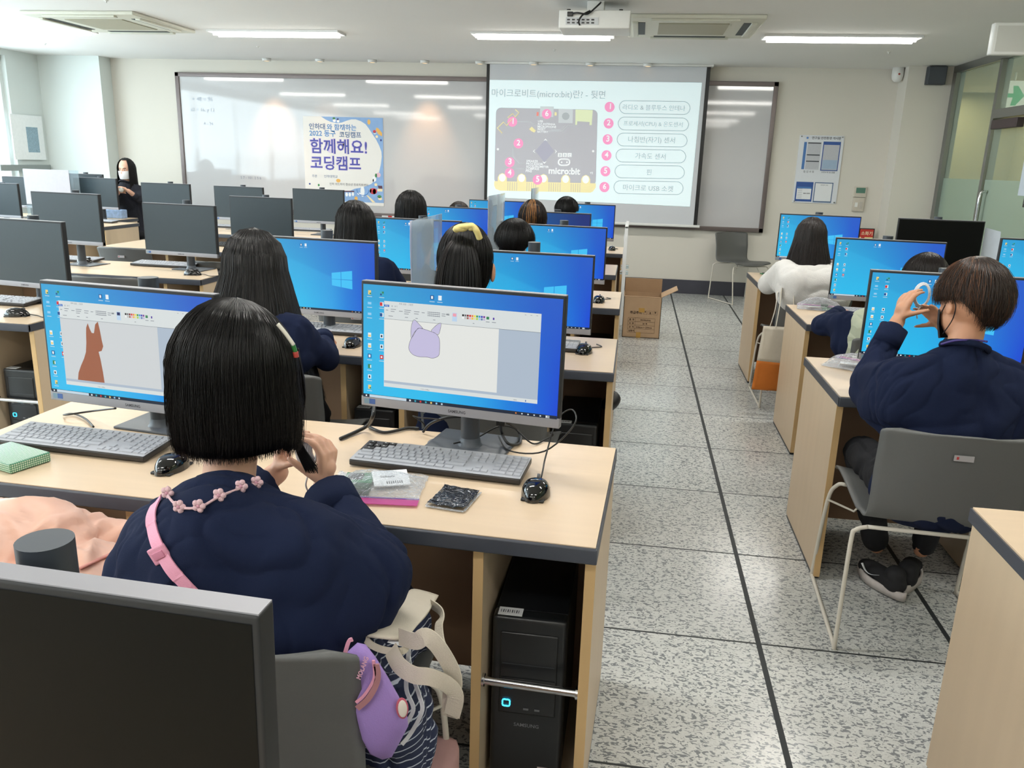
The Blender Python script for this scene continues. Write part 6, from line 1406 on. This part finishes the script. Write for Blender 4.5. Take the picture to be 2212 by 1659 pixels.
# sneakers
solew = mat('grey_white_sole', (200, 192, 188), .6, var=.15, scale=60)
shob = mat('black_knit', (26, 26, 30), .8)
for k, (px0, py0, px1, py1, lb) in enumerate(((1812, 1195, 1925, 1295, 'black sneaker with a white curved mark'), (1995, 1190, 1965, 1280, 'second black sneaker'))):
    a = at(px0, py0, z=.04); b_ = at(px1, py1, z=.02); d = (a-b_); d.z = 0; L = .245; d.normalize(); sd = Vector((-d.y, d.x, 0)); b_.z = 0
    if k == 0: b_ += sd*-.045
    else: b_ += sd*.02
    vs, fs, ns = blob([('c', b_+d*.04+Vector((0, 0, .055)), b_+d*.19+Vector((0, 0, .045)), .037, .030), ('e', b_+d*.05+Vector((0, 0, .085)), (.036, .04, .035)), ('e', b_+d*.20+Vector((0, 0, .042)), (.036, .04, .026))], .006, 3)
    MB().add(vs, fs, shob, True).build('sneaker_upper', boy, off=bb)
    def so(u, v): 
        aa = u*2*PI; x_ = .5+.5*math.cos(aa); wv = .040*(1-.18*math.cos(aa)**2)*(1-.16*math.sin(2*PI*x_+.3)); 
        return tuple(b_+d*(.12+.132*math.cos(aa)*(1+.02*v))+sd*(wv*math.sin(aa))+Vector((0, 0, .004+.032*v+.018*(x_-.5)**2*2)))
    o = MB().grid(so, 32, 2, solew).build('sneaker_sole', boy, off=bb); md = o.modifiers.new('t', 'SOLIDIFY'); md.thickness = .008
    if k == 0:
        c0 = b_+d*.13+sd*.040+Vector((0, 0, .055)); 
        MB().tube(catmull([c0+d*.055+Vector((0, 0, .012)), c0+d*.03+Vector((0, 0, -.006)), c0+d*0.0+Vector((0, 0, -.006)), c0-d*.045+Vector((0, 0, .014))], 6), .0050, paper, 6, r_end=.001, flat=.5).build('curved_mark', boy, off=bb)
# cable loop in his hand
hd = Vector(A(1992, 640, 2.845)); mb = MB()
for k in range(3): mb.tube([hd+Vector(((.020+.003*k)*math.cos(a), .003*k, (.034+.003*k)*math.sin(a)))+Vector((0, 0, .004)) for a in [i*2*PI/20 for i in range(20)]], .0022, cbm, 6, closed=True)
mb.tube(catmull([hd+Vector((.0, 0, -.035)), hd+Vector((-.008, 0, -.055)), hd+Vector((-.004, 0, -.075))], 4), .0022, cbm, 6)
tag(mb.build('cable_bundle', off=hd, loc=hd), 'looped white cable held by the boy with the black mask', 'cable')

# ---- generic seated children seen from behind
def child(label, px_, py_, yh, L=.3, m=hairm, top=navy, top_name='sweatshirt', yaw=0, ears=False, hw=.094, strands=600, x_off=0, lean=.12, s=.9, sk=skin, arms=True, short=False, sh_w=.155, elbow=.06, topz=None, wide=.155, ar_=.060, ex=None, **kw):
    """px,py: photo point of the top of the hair; yh: depth of the head"""
    p = at(px_, py_, y=yh); c = Vector((p.x, yh, p.z-.118)); bx_ = c.x+x_off; yb = yh-lean
    zs = c.z-.205
    sl, sr_ = (bx_-sh_w, yb+.02, zs), (bx_+sh_w, yb+.02, zs)
    ar = []
    if arms:
        for sd, q_ in ((-1, sl), (1, sr_)):
            ar.append(dict(s=q_, e=(q_[0]+sd*elbow, yb+.16, .76), w=(q_[0]-sd*.05, yb+.40, .79), r=(ar_, ar_*.88, .042), h=dict(d=(-sd*.35, .9, .05), pn=(0, .1, -1), s=.85, curl=.5, side=sd)))
    base = (bx_, yb, .45)
    b, Mx = person(label, base, c, head_r=(.074, .090, .100), head_yaw=yaw, head_pitch=-.2, torso=(bx_, yb-.01, zs-.17), shoulders=(sl, sr_), hips=(bx_, yb-.02, .50), arms=ar, sk=sk, top=top, top_name=top_name, tw_=wide, extra=ex(bx_, yb, zs) if ex else [('c', (bx_-sh_w*.72, yb+.01, zs-.09), (bx_+sh_w*.72, yb+.01, zs-.09), ar_*1.5, ar_*1.5), ('c', (bx_-sh_w*.55, yb-.0, zs-.22), (bx_+sh_w*.55, yb-.0, zs-.22), ar_*1.8, ar_*1.8)], voxel=.012, ears=ears, s=s,
        legs=(((bx_-.08, yb, .50), (bx_-.09, yb+.34, .50), (bx_-.09, yb+.36, .08)), ((bx_+.08, yb, .50), (bx_+.09, yb+.34, .50), (bx_+.09, yb+.36, .08))))
    hr_ = (hw, hw*1.12, .114)
    if short: make_hair('short_hair', b, c+Vector((0, -.002, .006)), (hw*.96, hw*1.10, .112), yaw, .02, m, face_open=R(52), thf=lambda az: R(90+50*max(0, min(1, (1.25-abs(az))/.85))), strands=strands, sr=.0012, pitch=-.18, seed=int(px_), frizz=.009, crown=.012)
    else: make_hair('long_hair', b, c+Vector((0, -.004, .004)), hr_, yaw, L, m, strands=strands, sr=.0013, pitch=-.18, seed=int(px_), frizz=.010, crown=.015, **kw)
    return b, Mx, c, base
child('girl with very long straight black hair, second row', 548, 495, 2.72, L=.48, hw=.103, strands=2400, flare=.30, back=.16, elbow=.055, x_off=.02, sh_w=.160)
b3, Mx3, c3, bs3 = child('girl with half-up black hair tied with a yellow scrunchie', 1008, 484, 2.80, L=.10, hw=.092, ears=True, strands=1200, face_open=R(97), tuck=.03, x_off=.02, s=1.0)
for sd in (-1, 1): MB().ell(c3+Vector((sd*.095, .0, -.045)), (.010, .019, .033), skin2, 14).ell(c3+Vector((sd*.099, -.002, -.045)), (.006, .011, .020), skin, 12).build('ear', b3, off=bs3)
# ponytail
mb = MB(); rn = random.Random(9)
for k in range(900):
    a = rn.uniform(0, 6.28); rr0 = rn.random()**.5; dx, dy = rr0*math.cos(a), rr0*math.sin(a)
    P = [c3+Vector((dx*.030, -.080+dy*.01, .075)), c3+Vector((dx*.060, -.112+dy*.02, .03)), c3+Vector((dx*.080, -.130+dy*.025, -.05)), c3+Vector((dx*.082, -.138+dy*.028, -.14)), c3+Vector((dx*.074, -.135+dy*.03, -.235+.01*rn.random()))]
    mb.tube(catmull(P, 3), .0015, hairb if a > 3.6 and a < 3.9 else hairm, 3, r_end=.0004)
mb.build('ponytail', b3, off=bs3)
vs = catmull([A(985, 497, 2.70), A(992, 491, 2.69), A(1010, 489, 2.685), A(1022, 490, 2.69), A(1030, 500, 2.69), A(1036, 515, 2.70)], 6)
scr_ = MB(); rn = random.Random(4)
scr_.tube(vs, .013, mat('yellow_scrunchie', (232, 214, 140), .75, var=.08, scale=60, bump=.6, bscale=80), 10, flat=.8).ell(A(995, 493, 2.69), (.025, .014, .012), mat('yellow_scrunchie', (232, 214, 140), .75), 14).ell(A(1018, 490, 2.69), (.016, .014, .014), mat('yellow_scrunchie', (232, 214, 140), .75), 12)
tag(scr_.build('scrunchie', off=vs[5], loc=vs[5]), 'pale yellow scrunchie in the hair of the girl in the second row', 'scrunchie')
child('girl with straight black hair past the shoulders, third row left', 768, 434, 4.18, L=.32, hw=.100, flare=.10, back=.12, strands=900, x_off=.03)
child('boy with rounded short black hair, third row right', 1113, 473, 4.24, short=True, hw=.104, strands=1300, ears=False)
child('girl with smooth shoulder-length black hair, fourth row left', 888, 412, 5.65, L=.24, hw=.104, flare=.10, strands=800)
b7, Mx7, c7, bs7 = child('girl with bronze streaks in her tied-back hair, fourth row right', 1152, 432, 5.66, L=.08, m=hairb, hw=.092, strands=700, tuck=.03, face_open=R(56), m2=bronze, m2f=lambda az: .45 if abs(az) < .35 else .03)
child('child whose hair top alone shows above a monitor, fifth row left', 992, 436, 7.05, short=True, m=hairc, hw=.10, strands=400)
child('farthest boy with short black hair in front of the projection screen', 1225, 425, 7.12, short=True, hw=.104, strands=500)
b11, Mx11, c11, bs11 = child('girl with long dark brown hair in a white fleece hoodie, right block', 1756, 470, 5.42, L=.27, m=hairb, top=whiteh, top_name='hoodie', hw=.092, flare=.24, back=.14, strands=1600, x_off=.02, sh_w=.17, elbow=.07, wide=.150, ar_=.078, ex=lambda X, Y, Z: [('c', (X-.12, Y-.07, Z-.07), (X+.12, Y-.07, Z-.07), .125, .125), ('c', (X-.12, Y-.09, Z-.14), (X+.12, Y-.09, Z-.14), .115, .115)])
vs, fs, ns = blob([('e', c11+Vector((.02, -.16, -.26)), (.105, .055, .085)), ('c', c11+Vector((-.08, -.13, -.20)), c11+Vector((.02, -.19, -.32)), .03, .035), ('c', c11+Vector((.12, -.13, -.20)), c11+Vector((.02, -.19, -.32)), .03, .035)], .01, 4)
MB().add(vs, fs, whiteh, True).build('hood', b11, off=bs11)
b12, Mx12, c12, bs12 = child('child with short dark hair in a pale green quilted vest, second right row', 2006, 547, 3.98, short=True, m=hairb, hw=.096, strands=900, x_off=-.16, elbow=.09, sh_w=.165, lean=.10)
def quilt():
    m = mat('pale_green_quilting', (176, 182, 158), .6, var=.05, scale=30); nt = m.node_tree; N = nt.nodes; L = nt.links; tc = N.new('ShaderNodeTexCoord'); mp = N.new('ShaderNodeMapping'); mp.inputs['Rotation'].default_value = (0, .78, 0); mp.inputs['Scale'].default_value = (14, 1, 14); L.new(tc.outputs['Object'], mp.inputs[0])
    v = N.new('ShaderNodeTexVoronoi'); v.inputs['Scale'].default_value = 1; v.inputs['Randomness'].default_value = 0; v.distance = 'CHEBYCHEV'; L.new(mp.outputs[0], v.inputs['Vector']); bp = N.new('ShaderNodeBump'); bp.invert = True; bp.inputs['Strength'].default_value = 1; bp.inputs['Distance'].default_value = .02; L.new(v.outputs['Distance'], bp.inputs['Height']); L.new(bp.outputs[0], N['Principled BSDF'].inputs['Normal']); return m
zs = c12.z-.205; X_ = bs12[0]; Y_ = bs12[1]
vs, fs, ns = blob([('c', (X_-.03, Y_-.02, .56), (X_-.03, Y_-.01, zs-.05), .158, .150), ('c', (X_+.04, Y_-.02, .56), (X_+.04, Y_-.01, zs-.05), .158, .150), ('c', (X_-.10, Y_, zs), (X_+.10, Y_, zs), .075, .075)], .012, 4)
MB().add(vs, fs, quilt(), True).build('quilted_vest', b12, off=bs12)

# ---- masked woman at the far left, facing us
yw = 9.12; p = at(271, 342, y=yw); cw_ = Vector((p.x, yw, p.z-.125)); wb = (cw_.x, yw+.08, .5)
zs = cw_.z-.235
wom, MxW = person('woman with long black hair, white face mask and black top looking at her hands', wb, cw_, head_r=(.080, .096, .115), head_yaw=R(180), head_pitch=-.12, torso=(cw_.x, yw+.07, zs-.20), shoulders=((cw_.x+.17, yw+.05, zs), (cw_.x-.17, yw+.05, zs)), hips=(cw_.x, yw+.08, .52), top=mat('black_knit_top', (30, 32, 42), .9, bump=.2, bscale=400), top_name='knit_top', tw_=.15, voxel=.0095, s=1.02,
    arms=[dict(s=(cw_.x+.17, yw+.05, zs-.02), e=tuple(at(300, 430, y=yw-.08)), w=tuple(at(277, 412, y=yw-.20)), r=(.058, .050, .040), cuff=.45, h=dict(d=tuple(at(262, 404, y=yw-.22)-at(277, 412, y=yw-.20)), pn=(0, -.3, -1), s=.9, curl=.5, side=1)),
          dict(s=(cw_.x-.17, yw+.05, zs-.02), e=tuple(at(246, 432, y=yw-.05)), w=tuple(at(255, 416, y=yw-.20)), r=(.058, .050, .040), cuff=.8, h=dict(d=tuple(at(263, 404, y=yw-.22)-at(255, 416, y=yw-.20)), pn=(0, -.3, -1), s=.9, curl=.5, side=-1))],
    legs=(((cw_.x+.08, yw+.05, .50), (cw_.x+.1, yw-.0, .50), (cw_.x+.1, yw+.1, .08)), ((cw_.x-.08, yw+.05, .50), (cw_.x-.1, yw-.0, .50), (cw_.x-.1, yw+.1, .08))))
make_hair('long_hair', wom, cw_+Vector((0, .004, .006)), (.096, .108, .122), R(180), .24, hairm, face_open=R(48), strands=900, sr=.0014, pitch=-.1, seed=21, frizz=.006, crown=.0, flare=.05, bangs=.02)
mb = MB(); q = lambda x, y, z: MxW @ Vector((x, y, z)); mw = mat('white_mask', (236, 238, 240), .7)
def mfn(u, v):
    a = (u-.5)*2.2; return tuple(q(.074*math.sin(a)*(1-.12*v), .026+.082*math.cos(a)+.006*math.sin(v*PI), -.008-.092*v))
mb.grid(mfn, 14, 8, mw); mb.build('face_mask', wom, off=wb)
mb = MB().ell(at(262, 409, y=yw-.24), (.03, .02, .035), mat('white_gadget', (206, 204, 196), .4), 12)
tag(mb.build('small_gadget', off=at(262, 409, y=yw-.24), loc=at(262, 409, y=yw-.24)), 'small pale gadget in the masked woman\'s hands', 'gadget')
